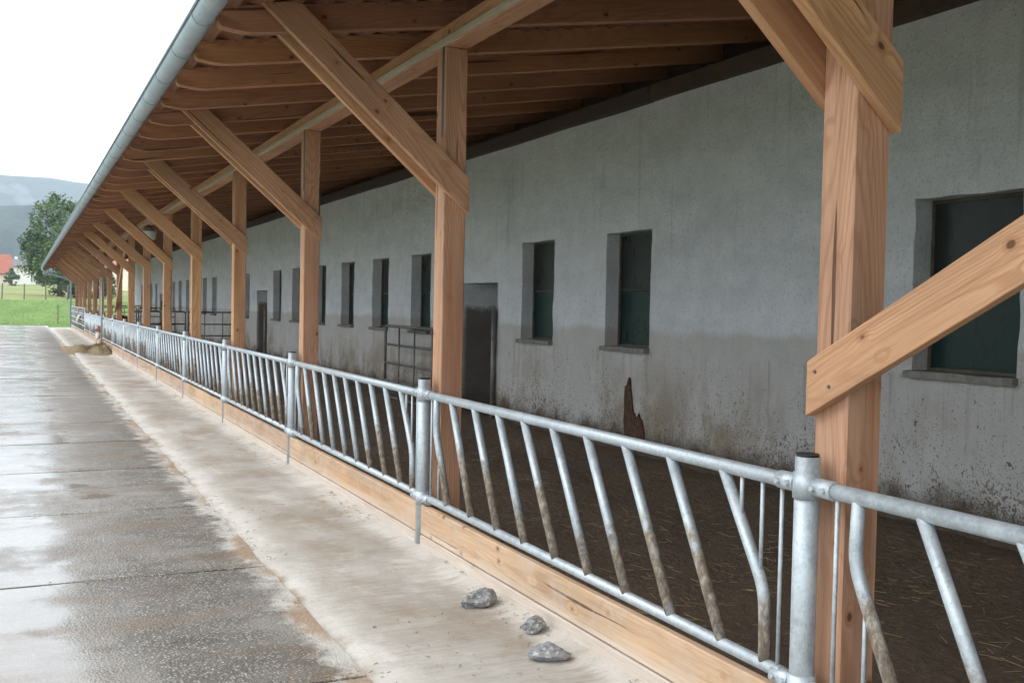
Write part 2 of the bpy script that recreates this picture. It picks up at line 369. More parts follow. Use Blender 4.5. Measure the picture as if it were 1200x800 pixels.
def mat_pen():
    n = NT('trodden_muck'); p = n.pos()
    big = n.noise(p, 1.2, 5, 0.65); f = n.noise(p, 22, 6, 0.7)
    col = n.ramp(f, (0.3, (0.058, 0.039, 0.025)), (0.6, (0.125, 0.086, 0.055)), (0.8, (0.21, 0.15, 0.09)))
    col = n.mix(n.rng(big, 0.42, 0.65, 0.0, 0.5), col, (0.135, 0.094, 0.058))
    h = n.math('ADD', f, n.math('MULTIPLY', n.noise(p, 7, 5, 0.6), 1.2))
    st_ = n.rng(n.noise(n.mapping(p, (9, 2.2, 1)), 6, 5, 0.75, 1.5), 0.56, 0.68, 0.0, 0.45)
    col = n.mix(n.math('MULTIPLY', st_, n.rng(big, 0.35, 0.6, 0.2, 1.0)), col, (0.21, 0.15, 0.085))
    return n.done(col, n.rng(big, 0.3, 0.7, 0.55, 0.9), 0.0, n.bump(h, 0.9, 0.04), 0.3)
M['pen'] = mat_pen()

# ---------------------------------------------------------------- mesh helpers
def link(o, parent=None):
    COL.objects.link(o)
    if parent is not None: o.parent = parent
    return o
def wloc(o):
    v = Vector((0, 0, 0))
    while o is not None: v = v + o.location; o = o.parent
    return v
def new(name, mesh, mat=None, parent=None, loc=(0, 0, 0), rot=None):
    """place a mesh at a WORLD location; parents carry no rotation"""
    o = bpy.data.objects.new(name, mesh)
    if mat is not None and len(mesh.materials) == 0: mesh.materials.append(mat)
    o.location = Vector(loc) - (wloc(parent) if parent else Vector((0, 0, 0)))
    if rot is not None: o.rotation_euler = rot
    return link(o, parent)
def empty(name, loc, label, cat, group=None):
    o = bpy.data.objects.new(name, None); o.location = loc; o.empty_display_size = 0.2; link(o)
    return tag(o, label, cat, group)
def tag(o, label=None, cat=None, group=None, kind=None):
    if label: o['label'] = label
    if cat: o['category'] = cat
    if group: o['group'] = group
    if kind: o['kind'] = kind
    return o
def bm_mesh(bm, name, smooth=False):
    me = bpy.data.meshes.new(name); bm.normal_update(); bm.to_mesh(me); bm.free()
    if smooth:
        for p in me.polygons: p.use_smooth = True
    return me
def add_box(bm, lo, hi):
    x0, y0, z0 = lo; x1, y1, z1 = hi
    v = [bm.verts.new(c) for c in ((x0, y0, z0), (x1, y0, z0), (x1, y1, z0), (x0, y1, z0), (x0, y0, z1), (x1, y0, z1), (x1, y1, z1), (x0, y1, z1))]
    for f in ((3, 2, 1, 0), (4, 5, 6, 7), (0, 1, 5, 4), (1, 2, 6, 5), (2, 3, 7, 6), (3, 0, 4, 7)): bm.faces.new([v[i] for i in f])
    return v
def add_tube(bm, pts, r, seg=8, caps=True, r2=None):
    pts = [Vector(p) for p in pts]; rings = []
    n = len(pts); up = None
    for i, p in enumerate(pts):
        d = (pts[min(i + 1, n - 1)] - pts[max(i - 1, 0)]).normalized()
        if up is None:
            up = Vector((0, 0, 1)) if abs(d.z) < 0.9 else Vector((1, 0, 0))
        a = d.cross(up).normalized(); b = a.cross(d).normalized(); up = b
        rr = r if r2 is None else r + (r2 - r) * i / (n - 1)
        rings.append([bm.verts.new(p + a * math.cos(2 * PI * k / seg) * rr + b * math.sin(2 * PI * k / seg) * rr) for k in range(seg)])
    for i in range(n - 1):
        for k in range(seg):
            bm.faces.new((rings[i][k], rings[i][(k + 1) % seg], rings[i + 1][(k + 1) % seg], rings[i + 1][k]))
    if caps:
        bm.faces.new(list(reversed(rings[0]))); bm.faces.new(rings[-1])
def fix(bm): bmesh.ops.recalc_face_normals(bm, faces=bm.faces)
def box_mesh(name, sx, sy, sz, bevel=0.004, anchor=(0, 0, 0)):
    """box with its origin at anchor (-.5..+.5 of the size away from centre)"""
    bm = bmesh.new(); add_box(bm, (-sx / 2, -sy / 2, -sz / 2), (sx / 2, sy / 2, sz / 2))
    if bevel: bmesh.ops.bevel(bm, geom=bm.edges[:], offset=bevel, segments=1, affect='EDGES')
    bmesh.ops.translate(bm, verts=bm.verts, vec=(-anchor[0] * sx, -anchor[1] * sy, -anchor[2] * sz))
    fix(bm); return bm_mesh(bm, name)
_cache = {}
def timber(name, p0, p1, w, t, mat, parent, bevel=0.005):
    """square timber from p0 to p1 (centre line), local X along the grain; w is the width across, t the thickness"""
    p0, p1 = Vector(p0), Vector(p1); d = p1 - p0; L = round(d.length, 4)
    key = (L, w, t, mat.name, bevel)
    if key not in _cache: _cache[key] = box_mesh('timber', L, w, t, bevel)
    q = d.to_track_quat('X', 'Z')
    return new(name, _cache[key], mat, parent, (p0 + p1) / 2, q.to_euler())

def rock_noise(v, s): return noise.noise(v * s)

# ================================================================ SETTING
def sheet(name, mat, x0, x1, y0, y1, nx, ny, zf, kind='structure'):
    vs, fs = [], []
    for j in range(ny + 1):
        for i in range(nx + 1):
            x = x0 + (x1 - x0) * i / nx; y = y0 + (y1 - y0) * j / ny
            vs.append((x, y, zf(x, y)))
    for j in range(ny):
        for i in range(nx):
            a = j * (nx + 1) + i; fs.append((a, a + 1, a + nx + 2, a + nx + 1))
    me = bpy.data.meshes.new(name); me.from_pydata(vs, [], fs)
    for p in me.polygons: p.use_smooth = True
    o = new(name, me, mat); tag(o, kind=kind); return o

def smooth(a, b, t):
    t = max(0.0, min(1.0, (t - a) / (b - a))); return t * t * (3 - 2 * t)
def terrain(x, y):
    z = -0.06
    if y > 69: z = -0.06 + 1.50 * smooth(69, 97, y)
    if y > 90: z += 4.1 * max(0.0, min(1.0, (y - 90) / 215.0)) + max(0.0, y - 305) * 0.006
    far = smooth(74, 120, y)
    z += far * 0.25 * noise.noise(Vector((x * 0.03, y * 0.03, 1.3)))
    return z
def mat_grass():
    n = NT('meadow_grass'); p = n.pos(); y = n.sep(p)[1]
    a = n.noise(n.mapping(p, (1, 0.35, 1)), 0.5, 6, 0.65); f = n.noise(p, 9, 4, 0.7)
    lush = n.ramp(a, (0.3, (0.085, 0.150, 0.036)), (0.7, (0.150, 0.225, 0.060)))
    dry = n.ramp(a, (0.3, (0.15, 0.18, 0.06)), (0.7, (0.24, 0.25, 0.10)))
    col = n.mix(n.rng(n.math('ADD', y, n.math('MULTIPLY', a, 8)), 98, 106), lush, dry)
    col = n.mix(n.rng(f, 0.3, 0.7, 0.0, 0.28), col, (0.075, 0.130, 0.034))
    return n.done(col, 0.9, 0.0, n.bump(f, 0.6, 0.05), 0.15)
M['grass'] = mat_grass()
# one ground sheet to the foot of the hills, finer near the yard
def ground():
    ys = [-400, -200, -90, -40, -10, 20, 45, 60, 66, 69, 71, 73] + [75 + 2 * i for i in range(24)] + [125 + 10 * i for i in range(20)] + [340, 400, 480, 580, 700, 900, 1200, 1600, 2000, 2600, 3400]
    xs = [-2600, -1600, -900, -500, -300, -180, -110, -70, -45, -30, -20, -14, -9, -6, -3, 0, 3, 6, 9, 12, 16, 22, 30, 45, 70, 110, 180, 300, 500, 900, 1600, 2600]
    vs = [(x, y, terrain(x, y)) for y in ys for x in xs]; n = len(xs)
    fs = [(j * n + i, j * n + i + 1, (j + 1) * n + i + 1, (j + 1) * n + i) for j in range(len(ys) - 1) for i in range(n - 1)]
    me = bpy.data.meshes.new('ground'); me.from_pydata(vs, [], fs)
    for p in me.polygons: p.use_smooth = True
    tag(new('ground', me, M['grass']), kind='structure')
ground()

# yard: joint bed with concrete slabs lying on it
ROAD_X1 = 1.40
yard = tag(sheet('yard', M['joint'], -9.6, 1.43, -12, 70.6, 3, 6, lambda x, y: -0.022), kind='structure')
def slab_mesh(sx, sy, seed):
    rr = random.Random(seed); bm = bmesh.new()
    nx, ny = 10, 8; rows = []
    for j in range(ny + 1):
        row = []
        for i in range(nx + 1):
            x = -sx / 2 + sx * i / nx; y = -sy / 2 + sy * j / ny
            if i in (0, nx): x += rr.uniform(-0.012, 0.012)
            if j in (0, ny): y += rr.uniform(-0.012, 0.010)
            row.append(bm.verts.new((x, y, 0.004 * noise.noise(Vector((x * 1.7 + seed, y * 1.7, 0))))))
        rows.append(row)
    for j in range(ny):
        for i in range(nx): bm.faces.new((rows[j][i], rows[j][i + 1], rows[j + 1][i + 1], rows[j + 1][i]))
    rim = [rows[0][i] for i in range(nx + 1)] + [rows[j][nx] for j in range(1, ny + 1)] + [rows[ny][i] for i in range(nx - 1, -1, -1)] + [rows[j][0] for j in range(ny - 1, 0, -1)]
    low = [bm.verts.new((v.co.x * 1.002, v.co.y * 1.002, -0.03)) for v in rim]
    for i in range(len(rim)):
        k = (i + 1) % len(rim); bm.faces.new((rim[k], rim[i], low[i], low[k]))
    return bm_mesh(bm, 'slab')
SL = 2.105
slab_cache = {}
def slab(x0, x1, yc, length, dz, tilt, seed):
    key = (round(x1 - x0, 2), round(length, 2), seed % 4)
    if key not in slab_cache: slab_cache[key] = slab_mesh(x1 - x0 - 0.02, length - 0.02, seed % 4 + 1)
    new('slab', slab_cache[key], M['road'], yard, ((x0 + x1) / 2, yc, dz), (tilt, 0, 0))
rs = random.Random(3)
k = 0
y = 6.43 - SL * 7
while y + SL < 70.5:
    for c, (x0, x1) in enumerate(((-1.95, ROAD_X1), (-5.3, -1.95), (-8.65, -5.3))):
        off = 0 if c == 0 else 0.02
        slab(x0, x1, y + SL / 2, SL, rs.uniform(-0.004, 0.003), rs.uniform(-0.0015, 0.0015), k + c)
    k += 1; y += SL

# limed concrete strip along the fence, with a raised lip at the board and a channel at the slab edge
def strip_z(x):
    if x < 1.47: return -0.010 + 0.016 * smooth(1.385, 1.47, x)
    z = 0.006 + 0.008 * smooth(1.47, 1.56, x)
    return z + 0.02 * smooth(2.30, 2.43, x)
def strip():
    xs = [1.37, 1.40, 1.47, 1.52, 1.6, 1.75, 1.95, 2.15, 2.30, 2.36, 2.40, 2.44, 2.47]
    ys = []; yy = -9.0
    while yy < 64: ys.append(yy); yy += 0.25 if yy < 16 else 0.8
    vs = [(x + (0.02 * noise.noise(Vector((y_ * 1.3, 5, 0))) if x < 1.5 else 0), y_, strip_z(x) + 0.006 * noise.noise(Vector((x * 2, y_ * 1.1, 4)))) for y_ in ys for x in xs]
    n = len(xs)
    fs = [(j * n + i, j * n + i + 1, (j + 1) * n + i + 1, (j + 1) * n + i) for j in range(len(ys) - 1) for i in range(n - 1)]
    me = bpy.data.meshes.new('concrete_strip'); me.from_pydata(vs, [], fs)
    for p in me.polygons: p.use_smooth = True
    tag(new('concrete_strip', me, M['strip']), kind='structure')
strip()

PEN_Y0, PEN_Y1 = -9.0, 62.0
sheet('pen_floor', M['pen'], 2.46, 5.74, PEN_Y0, PEN_Y1, 36, 520,
      lambda x, y: 0.02 + 0.05 * noise.noise(Vector((x * 1.6, y * 1.6, 2))) + 0.03 * noise.noise(Vector((x * 5, y * 5, 9))) + 0.16 * smooth(4.9, 5.74, x))

# ---------------------------------------------------------------- hills
def mat_hill():
    n = NT('forest_hill'); p = n.pos()
    f = n.noise(p, 0.022, 6, 0.7); g = n.noise(p, 0.004, 4, 0.6)
    col = n.ramp(f, (0.38, (0.008, 0.016, 0.014)), (0.62, (0.024, 0.040, 0.030)))
    col = n.mix(n.rng(g, 0.66, 0.70, 0.0, 0.4), col, (0.05, 0.07, 0.045))
    return n.done(col, 0.95, 0.0, n.bump(f, 1.0, 6.0), 0.1)
M['hill'] = mat_hill()
def hill(name, y0, depth, hgt, x0, x1, seed):
    nx, ny = 120, 14; vs, fs = [], []
    for j in range(ny + 1):
        t = j / ny
        for i in range(nx + 1):
            x = x0 + (x1 - x0) * i / nx; y_ = y0 + depth * t
            prof = hgt(x) * math.sin(min(1.0, t * 1.25) * PI / 2)
            nz = 9 * noise.noise(Vector((x * 0.006, y_ * 0.006, seed))) + 4.0 * noise.noise(Vector((x * 0.03, y_ * 0.03, seed))) + 2.5 * noise.noise(Vector((x * 0.09, y_ * 0.09, seed)))
            vs.append((x, y_, 4 + prof + nz * min(1, t * 4)))
    for j in range(ny):
        for i in range(nx):
            a = j * (nx + 1) + i; fs.append((a, a + 1, a + nx + 2, a + nx + 1))
    me = bpy.data.meshes.new(name); me.from_pydata(vs, [], fs)
    for p in me.polygons: p.use_smooth = True
    tag(new(name, me, M['hill']), kind='structure')
hill('hill', 1050, 420, lambda x: 92 + 20 * math.sin(x * 0.004 + 1.0), -1300, 1300, 3.0)
hill('hill', 2100, 800, lambda x: 288 - 0.11 * max(-600, min(900, x)) + 10 * math.sin(x * 0.006), -2300, 2500, 8.0)

# ================================================================ BARN BUILDING
XW = 5.70
barn = empty('barn_building', (XW + 0.3, 30, 0), 'long grey-white plastered barn wall with narrow windows under the timber canopy', 'barn')
WIN_C = [4.91, 9.16, 11.24, 15.31, 17.36, 19.38, 21.42, 23.48, 25.50, 29.40, 34.73, 36.67, 40.76, 42.79, 44.77, 46.8, 50.97, 53.0, 57.31]
WZ0, WZ1 = 1.255, 2.475
DOORS = [(12.40, 13.61), (26.62, 27.93), (48.3, 49.6)]
holes = [(c - 0.435, c + 0.435, WZ0, WZ1, 0.19) for c in WIN_C] + [(a, b, 0.0, 1.99, 0.62) for a, b in DOORS]
WALL_Y0, WALL_Y1, WALL_Z1 = -9.0, 61.3, 3.89
def wall_mesh():
    def breaks(lo, hi, keys, step):
        ks = sorted(set([lo, hi] + [k for k in keys if lo < k < hi])); out = [ks[0]]
        for a, b in zip(ks, ks[1:]):
            n = max(1, int(math.ceil((b - a) / step(a)))); out += [a + (b - a) * i / n for i in range(1, n + 1)]
        return out
    ys = breaks(WALL_Y0, WALL_Y1, [v for h in holes for v in h[:2]], lambda a: 0.11 if a < 18 else 0.3)
    zs = breaks(-0.05, WALL_Z1, [WZ0, WZ1, 1.99, 0.0], lambda a: 0.11)
    bm = bmesh.new(); grid = {}
    def front(i, j):
        if (i, j) not in grid:
            y_, z_ = ys[i], zs[j]
            d = 0.016 * noise.noise(Vector((y_ * 0.8, z_ * 0.8, 3))) + 0.007 * noise.noise(Vector((y_ * 4, z_ * 4, 7)))
            edge = any((abs(y_ - h[0]) < 1e-6 or abs(y_ - h[1]) < 1e-6) and h[2] - 1e-6 <= z_ <= h[3] + 1e-6 for h in holes)
            edgez = any((abs(z_ - h[2]) < 1e-6 or abs(z_ - h[3]) < 1e-6) and h[0] - 1e-6 <= y_ <= h[1] + 1e-6 for h in holes)
            jy = 0.018 * noise.noise(Vector((y_ * 3, z_ * 5.0, 21))) if edge else 0
            jz = 0.014 * noise.noise(Vector((y_ * 5.0, z_ * 3, 31))) if edgez else 0
            grid[(i, j)] = bm.verts.new((XW + d + (0.012 if edge or edgez else 0), y_ + jy, z_ + jz))
        return grid[(i, j)]
    def inhole(y_, z_):
        for h in holes:
            if h[0] < y_ < h[1] and h[2] < z_ < h[3]: return h
        return None
    back = {}
    def bk(i, j, h):
        k = (i, j, h[0])
        if k not in back: back[k] = bm.verts.new((XW + h[4], ys[i] + 0.5 * (front(i, j).co.y - ys[i]), zs[j]))
        return back[k]
    ny, nz = len(ys), len(zs)
    cell = [[inhole((ys[i] + ys[i + 1]) / 2, (zs[j] + zs[j + 1]) / 2) for j in range(nz - 1)] for i in range(ny - 1)]
    for i in range(ny - 1):
        for j in range(nz - 1):
            h = cell[i][j]
            if h is None:
                bm.faces.new((front(i, j), front(i, j + 1), front(i + 1, j + 1), front(i + 1, j))); continue
            def nb(a, b): return 0 <= a < ny - 1 and 0 <= b < nz - 1 and cell[a][b] is not None
            if not nb(i - 1, j): bm.faces.new((front(i, j), front(i, j + 1), bk(i, j + 1, h), bk(i, j, h)))
            if not nb(i + 1, j): bm.faces.new((front(i + 1, j + 1), front(i + 1, j), bk(i + 1, j, h), bk(i + 1, j + 1, h)))
            if not nb(i, j - 1): bm.faces.new((front(i + 1, j), front(i, j), bk(i, j, h), bk(i + 1, j, h)))
            if not nb(i, j + 1): bm.faces.new((front(i, j + 1), front(i + 1, j + 1), bk(i + 1, j + 1, h), bk(i, j + 1, h)))
    fix(bm)
    me = bm_mesh(bm, 'wall')
    return me
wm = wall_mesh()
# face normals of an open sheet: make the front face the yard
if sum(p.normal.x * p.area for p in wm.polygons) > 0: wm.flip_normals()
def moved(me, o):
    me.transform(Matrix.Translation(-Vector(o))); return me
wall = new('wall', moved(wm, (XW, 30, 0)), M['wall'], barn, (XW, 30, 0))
# plain end wall, rear wall and old roof of the same building
def box_at(name, lo, hi, mat, parent, bevel=0.006):
    s = [hi[i] - lo[i] for i in range(3)]
    return new(name, box_mesh(name, *s, bevel=bevel), mat, parent, [(lo[i] + hi[i]) / 2 for i in range(3)])
box_at('end_wall', (XW + 0.03, WALL_Y1 - 0.35, -0.05), (15.2, WALL_Y1 - 0.003, 4.1), M['render_back'], barn)
box_at('rear_wall', (15.2, WALL_Y0, -0.05), (15.5, WALL_Y1, 4.1), M['render_back'], barn)
box_at('inner_ceiling', (XW + 0.25, WALL_Y0, 3.0), (15.2, WALL_Y1 - 0.36, 3.1), M['old_wood'], barn)
box_at('inner_wall', (7.1, WALL_Y0, -0.05), (7.25, WALL_Y1 - 0.36, 3.0), M['render_back'], barn)
box_at('near_end_wall', (XW + 0.03, WALL_Y0 - 0.2, -0.05), (15.2, WALL_Y0 - 0.003, 4.1), M['render_back'], barn)
# dark old wall plate under the rafters
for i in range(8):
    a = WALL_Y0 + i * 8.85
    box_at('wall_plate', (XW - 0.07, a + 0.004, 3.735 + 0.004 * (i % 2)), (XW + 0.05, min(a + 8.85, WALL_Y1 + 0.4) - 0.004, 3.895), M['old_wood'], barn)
for i in range(8):  # dark boards added to stand in for the shade behind the rafters
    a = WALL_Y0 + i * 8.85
    box_at('shade_board', (XW + 0.56, a + 0.003, 3.80), (XW + 0.60, min(a + 8.85, WALL_Y1 + 0.4) - 0.003, 4.30), M['old_wood'], barn)
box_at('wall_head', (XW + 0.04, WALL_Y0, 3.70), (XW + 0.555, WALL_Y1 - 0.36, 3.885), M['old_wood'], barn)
# windows
fr_bm = bmesh.new(); w2, hh, ft = 0.435, (WZ1 - WZ0), 0.028
add_box(fr_bm, (0, -w2, 0), (0.04, -w2 + ft, hh)); add_box(fr_bm, (0, w2 - ft, 0), (0.04, w2, hh))
add_box(fr_bm, (0.002, -w2 + ft, 0), (0.038, w2 - ft, ft)); add_box(fr_bm, (0.002, -w2 + ft, hh - ft), (0.038, w2 - ft, hh))
add_box(fr_bm, (0.004, -w2 + ft, hh * 0.5 - 0.006), (0.036, w2 - ft, hh * 0.5 + 0.006)); fix(fr_bm)
FRAME = bm_mesh(fr_bm, 'window_frame')
PANE = box_mesh('pane', 0.008, 2 * (w2 - ft) + 0.01, hh * 0.5 - 0.012 - ft + 0.008, 0)
PANE_G = PANE.copy()
sl = bmesh.new(); add_box(sl, (-0.055, -w2 - 0.012, -0.05), (0.17, w2 + 0.014, 0.0))
bmesh.ops.subdivide_edges(sl, edges=sl.edges[:], cuts=5, use_grid_fill=True)
for v in sl.verts: v.co += Vector((0.008 * noise.noise(v.co * 9), 0.004 * noise.noise(v.co * 11 + Vector((3, 3, 3))), 0.007 * noise.noise(v.co * 8 + Vector((7, 1, 2)))))
fix(sl); SILL = bm_mesh(sl, 'sill')
for i, c in enumerate(WIN_C):
    f = new('window', FRAME, M['frame'], barn, (XW + 0.172, c, WZ0 + 0.004))
    new('pane', PANE, M['pane_dark'], f, (XW + 0.192, c, WZ0 + 0.004 + hh * 0.75 - 0.003))
    new('pane', PANE_G, M['pane_green'], f, (XW + 0.192, c, WZ0 + 0.004 + hh * 0.25 + 0.003))
    new('sill', SILL, M['sill'], f, (XW, c, WZ0 + 0.012), (0, 0, random.uniform(-0.01, 0.01)))
# iron post at the near side of each doorway
for a, b in DOORS:
    bm = bmesh.new(); add_tube(bm, ((0, 0, 0), (0, 0, 1.62)), 0.03, 10); fix(bm)
    new('door_post', bm_mesh(bm, 'door_post', True), M['dull_steel'], barn, (XW - 0.045, a - 0.01, 0.05))
# bare patch where the plaster has come away
def patch():
    outline = [(9.118, .25), (9.118, 0.389), (9.132, 0.5), (9.124, 0.611), (9.13, 0.74), (9.122, 0.862), (9.09, 0.87), (9.075, 0.91), (9.05, 0.955), (9.034, 0.93), (9.022, 0.844), (8.996, 0.748), (8.985, 0.68), (8.949, 0.585), (8.93, 0.60), (8.904, 0.528), (8.885, 0.55), (8.85, 0.60), (8.835, 0.557), (8.80, 0.54), (8.77, 0.47), (8.746, 0.389), (8.75, 0.25)]
    bm = bmesh.new(); n = len(outline)
    fr = [bm.verts.new((XW - 0.017, y_, z_)) for y_, z_ in outline]; bk = [bm.verts.new((XW + 0.02, y_, z_)) for y_, z_ in outline]
    bm.faces.new(fr)
    for i in range(n): bm.faces.new((fr[i], fr[(i + 1) % n], bk[(i + 1) % n], bk[i]))
    fix(bm); me = bm_mesh(bm, 'bare_patch'); moved(me, (XW, 9, 0)); new('bare_patch', me, M['missing'], barn, (XW, 9, 0))
patch()

# ================================================================ TIMBER CANOPY
S = 3.775
PX, PW = 2.555, 0.16                         # posts: left face, width
PXC = PX + PW / 2
PY1 = 2.665 + PW / 2                         # centre of the nearest post
NPOST = 16
BEAM_Z = 3.39
TAN = 0.165; TH = math.atan(TAN)
def rz(x): return 3.53 + TAN * (x - PX)      # underside of the rafters
canopy = empty('timber_canopy', (PXC, 30, 0), 'long open-sided timber canopy with orange posts, knee braces, rafters and zinc gutter', 'canopy')
POST_YS = [PY1 + S * i for i in range(-3, NPOST)]
CAN_Y0, CAN_Y1 = POST_YS[0] - 0.2, 62.4
for i, py in enumerate(POST_YS):
    lean = random.uniform(-0.004, 0.004)
    po = timber('post', (PXC, py, 0.0), (PXC + lean, py, BEAM_Z), PW, PW, M['wood'], canopy, 0.006)
    st = new('dark_strip', box_mesh('dark_strip', 0.004, 0.035, 0.62, 0.001) if i == 0 else bpy.data.meshes['dark_strip'], M['dark_strip'], canopy, (PX - 0.0035, py - 0.035, 3.10))  # thin dark strip up the yard face of each post
    # pair of knee braces clasping post and rafter
    slope = 0.868; ang = math.atan(slope)
    for s in (-1, 1):
        key = 'brace_mesh'
        if key not in _cache:
            # outline in the X-Z plane relative to the post centre; ends cut plumb at the post, to the roof slope above
            vw = 0.245; xr = PX + PW + 0.004 - PXC; zb = 2.275
            def low(x): return zb + slope * (xr - x)
            xt = -1.40
            def roofz(x): return rz(x + PXC) + 0.165
            x1 = (rz(PXC) + 0.165 - zb - slope * xr) / (-(slope + TAN)); x2 = (rz(PXC) + 0.165 - zb - vw - slope * xr) / (-(slope + TAN))
            pl = [(xr, low(xr)), (xr, low(xr) + vw), (x2, low(x2) + vw), (x1, low(x1))]
            bm = bmesh.new(); T = 0.05
            fr = [bm.verts.new((x, -T / 2, z)) for x, z in pl]; bk = [bm.verts.new((x, T / 2, z)) for x, z in pl]
            bm.faces.new(fr); bm.faces.new(list(reversed(bk)))
            for a in range(4): bm.faces.new((fr[a], bk[a], bk[(a + 1) % 4], fr[(a + 1) % 4]))
            bmesh.ops.bevel(bm, geom=bm.edges[:], offset=0.004, segments=1, affect='EDGES')
            cz = 2.9
            bmesh.ops.translate(bm, verts=bm.verts, vec=(0.65, 0, -cz))
            bmesh.ops.rotate(bm, verts=bm.verts, cent=(0, 0, 0), matrix=Matrix.Rotation(-ang, 3, 'Y'))
            fix(bm); _cache[key] = bm_mesh(bm, 'brace')
        b = new('brace', _cache[key], M['brace'], canopy, (PXC - 0.65, py + s * (PW / 2 + 0.0265), 2.9), (0, ang, 0))
        # rotating the mesh by -ang and the object by +ang keeps the outline while local X follows the grain
# eaves beam in lengths, joints over posts
for i in range(0, len(POST_YS) - 1, 3):
    a = POST_YS[i]; b = POST_YS[min(i + 3, len(POST_YS) - 1)]
    if i == 0: a -= 0.2
    if i + 3 >= len(POST_YS) - 1: b = CAN_Y1
    timber('beam', (PXC, a + 0.002, BEAM_Z + 0.074), (PXC, b - 0.002, BEAM_Z + 0.074), PW, 0.143, M['wood'], canopy)
box_at('cable_duct', (PX - 0.032, POST_YS[0], BEAM_Z + 0.006), (PX - 0.002, CAN_Y1 - 6, BEAM_Z + 0.044), M['duct'], canopy, 0.002)
# rafters with shaped tails
def rafter_mesh():
    c = math.cos(TH); x0 = (1.10 - PX) / c; x1 = (XW + 0.58 - PX) / c; H = 0.17; T = 0.085
    pl = [(x1, 0), (x1, H), (x0 - 0.02, H), (x0 - 0.01, 0.065)]
    pl += [(x0 + 0.22 * t, 0.045 * (1 - math.sin(t * PI / 2))) for t in (0.0, 0.15, 0.35, 0.6, 0.8, 1.0)]
    bm = bmesh.new()
    fr = [bm.verts.new((x, -T / 2, z)) for x, z in pl]; bk = [bm.verts.new((x, T / 2, z)) for x, z in pl]
    bm.faces.new(fr); bm.faces.new(list(reversed(bk))); n = len(pl)
    for a in range(n): bm.faces.new((fr[a], bk[a], bk[(a + 1) % n], fr[(a + 1) % n]))
    fix(bm); es = [e for e in bm.edges if abs(e.verts[0].co.y - e.verts[1].co.y) < 1e-5]
    bmesh.ops.bevel(bm, geom=es, offset=0.003, segments=1, affect='EDGES'); fix(bm)
    return bm_mesh(bm, 'rafter')
RAF = rafter_mesh(); RS = S / 4
ry = PY1 - 3 * S
RAFTER_YS = []
while ry < CAN_Y1 - 0.05:
    RAFTER_YS.append(ry); new('rafter', RAF, M['rafter'], canopy, (PX, ry, 3.53 + random.uniform(-0.002, 0.002)), (0, -TH, 0)); ry += RS
# roof boards on top of the rafters, and sheeting over them
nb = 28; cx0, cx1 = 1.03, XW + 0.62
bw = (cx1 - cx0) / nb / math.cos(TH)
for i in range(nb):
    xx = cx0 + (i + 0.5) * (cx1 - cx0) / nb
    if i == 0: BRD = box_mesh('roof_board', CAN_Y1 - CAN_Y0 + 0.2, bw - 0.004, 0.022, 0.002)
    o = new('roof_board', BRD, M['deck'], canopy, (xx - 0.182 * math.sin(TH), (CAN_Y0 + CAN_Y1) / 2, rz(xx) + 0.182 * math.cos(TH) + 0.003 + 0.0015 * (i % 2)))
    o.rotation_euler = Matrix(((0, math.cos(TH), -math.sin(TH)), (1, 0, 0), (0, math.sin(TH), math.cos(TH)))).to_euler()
rl = (16.2 - 0.985) / math.cos(TH)
rm = box_mesh('roof_sheet', rl, CAN_Y1 - CAN_Y0 + 0.3, 0.012, 0)
xm = (16.2 + 0.985) / 2
new('roof_sheet', rm, M['tin'], canopy, (xm - 0.21 * math.sin(TH), (CAN_Y0 + CAN_Y1) / 2, rz(xm) + 0.21 * math.cos(TH) + 0.004), (0, -TH, 0))
# gutter
GX, GZ, GR = 0.998, 3.412, 0.072
def gutter_mesh(y0, y1):
    bm = bmesh.new(); N = 14; prof = []
    for k_ in range(N + 1):
        a = PI + PI * k_ / N; prof.append((GR * math.cos(a), GR * math.sin(a)))
    bead = [(-GR - 0.008 + 0.009 * math.cos(a), 0.004 + 0.009 * math.sin(a)) for a in [x * 2 * PI / 8 for x in range(8)]]
    ys = [y0, y1]
    def loft(pr, closed):
        rings = [[bm.verts.new((x, y_, z)) for x, z in pr] for y_ in ys]; n = len(pr)
        for k_ in range(n if closed else n - 1):
            bm.faces.new((rings[0][k_], rings[0][(k_ + 1) % n], rings[1][(k_ + 1) % n], rings[1][k_]))
    inner = [((GR - 0.003) * math.cos(PI + PI * k_ / N), (GR - 0.003) * math.sin(PI + PI * k_ / N)) for k_ in range(N, -1, -1)]
    loft(prof + inner, True); loft(bead, True)
    for e in (0, 1):
        y_ = ys[e]; bm.faces.new([bm.verts.new((x, y_, z)) for x, z in prof])
    fix(bm); return bm_mesh(bm, 'gutter', True)
GY0, GY1 = CAN_Y0 - 0.1, CAN_Y1 + 0.12
gut = new('gutter', gutter_mesh(GY0 - 30, GY1 - 30), M['gutter'], canopy, (GX, 30, GZ))
br = bmesh.new(); N = 12
for rr in (1,):
    a0 = [(PI * 0.98 + PI * 1.04 * k_ / N) for k_ in range(N + 1)]
    o_ = [[br.verts.new(((GR + 0.006) * math.cos(a), y_, (GR + 0.006) * math.sin(a))) for a in a0] for y_ in (-0.007, 0.007)]
    i_ = [[br.verts.new(((GR + 0.001) * math.cos(a), y_, (GR + 0.001) * math.sin(a))) for a in a0] for y_ in (-0.007, 0.007)]
    for k_ in range(N):
        br.faces.new((o_[0][k_], o_[0][k_ + 1], o_[1][k_ + 1], o_[1][k_])); br.faces.new((i_[0][k_], i_[1][k_], i_[1][k_ + 1], i_[0][k_ + 1]))
        for s in (0, 1): br.faces.new((o_[s][k_], i_[s][k_], i_[s][k_ + 1], o_[s][k_ + 1]))
add_box(br, (GR - 0.001, -0.010, -0.02), (GR + 0.05, 0.010, 0.004)); fix(br)
BRK = bm_mesh(br, 'bracket')
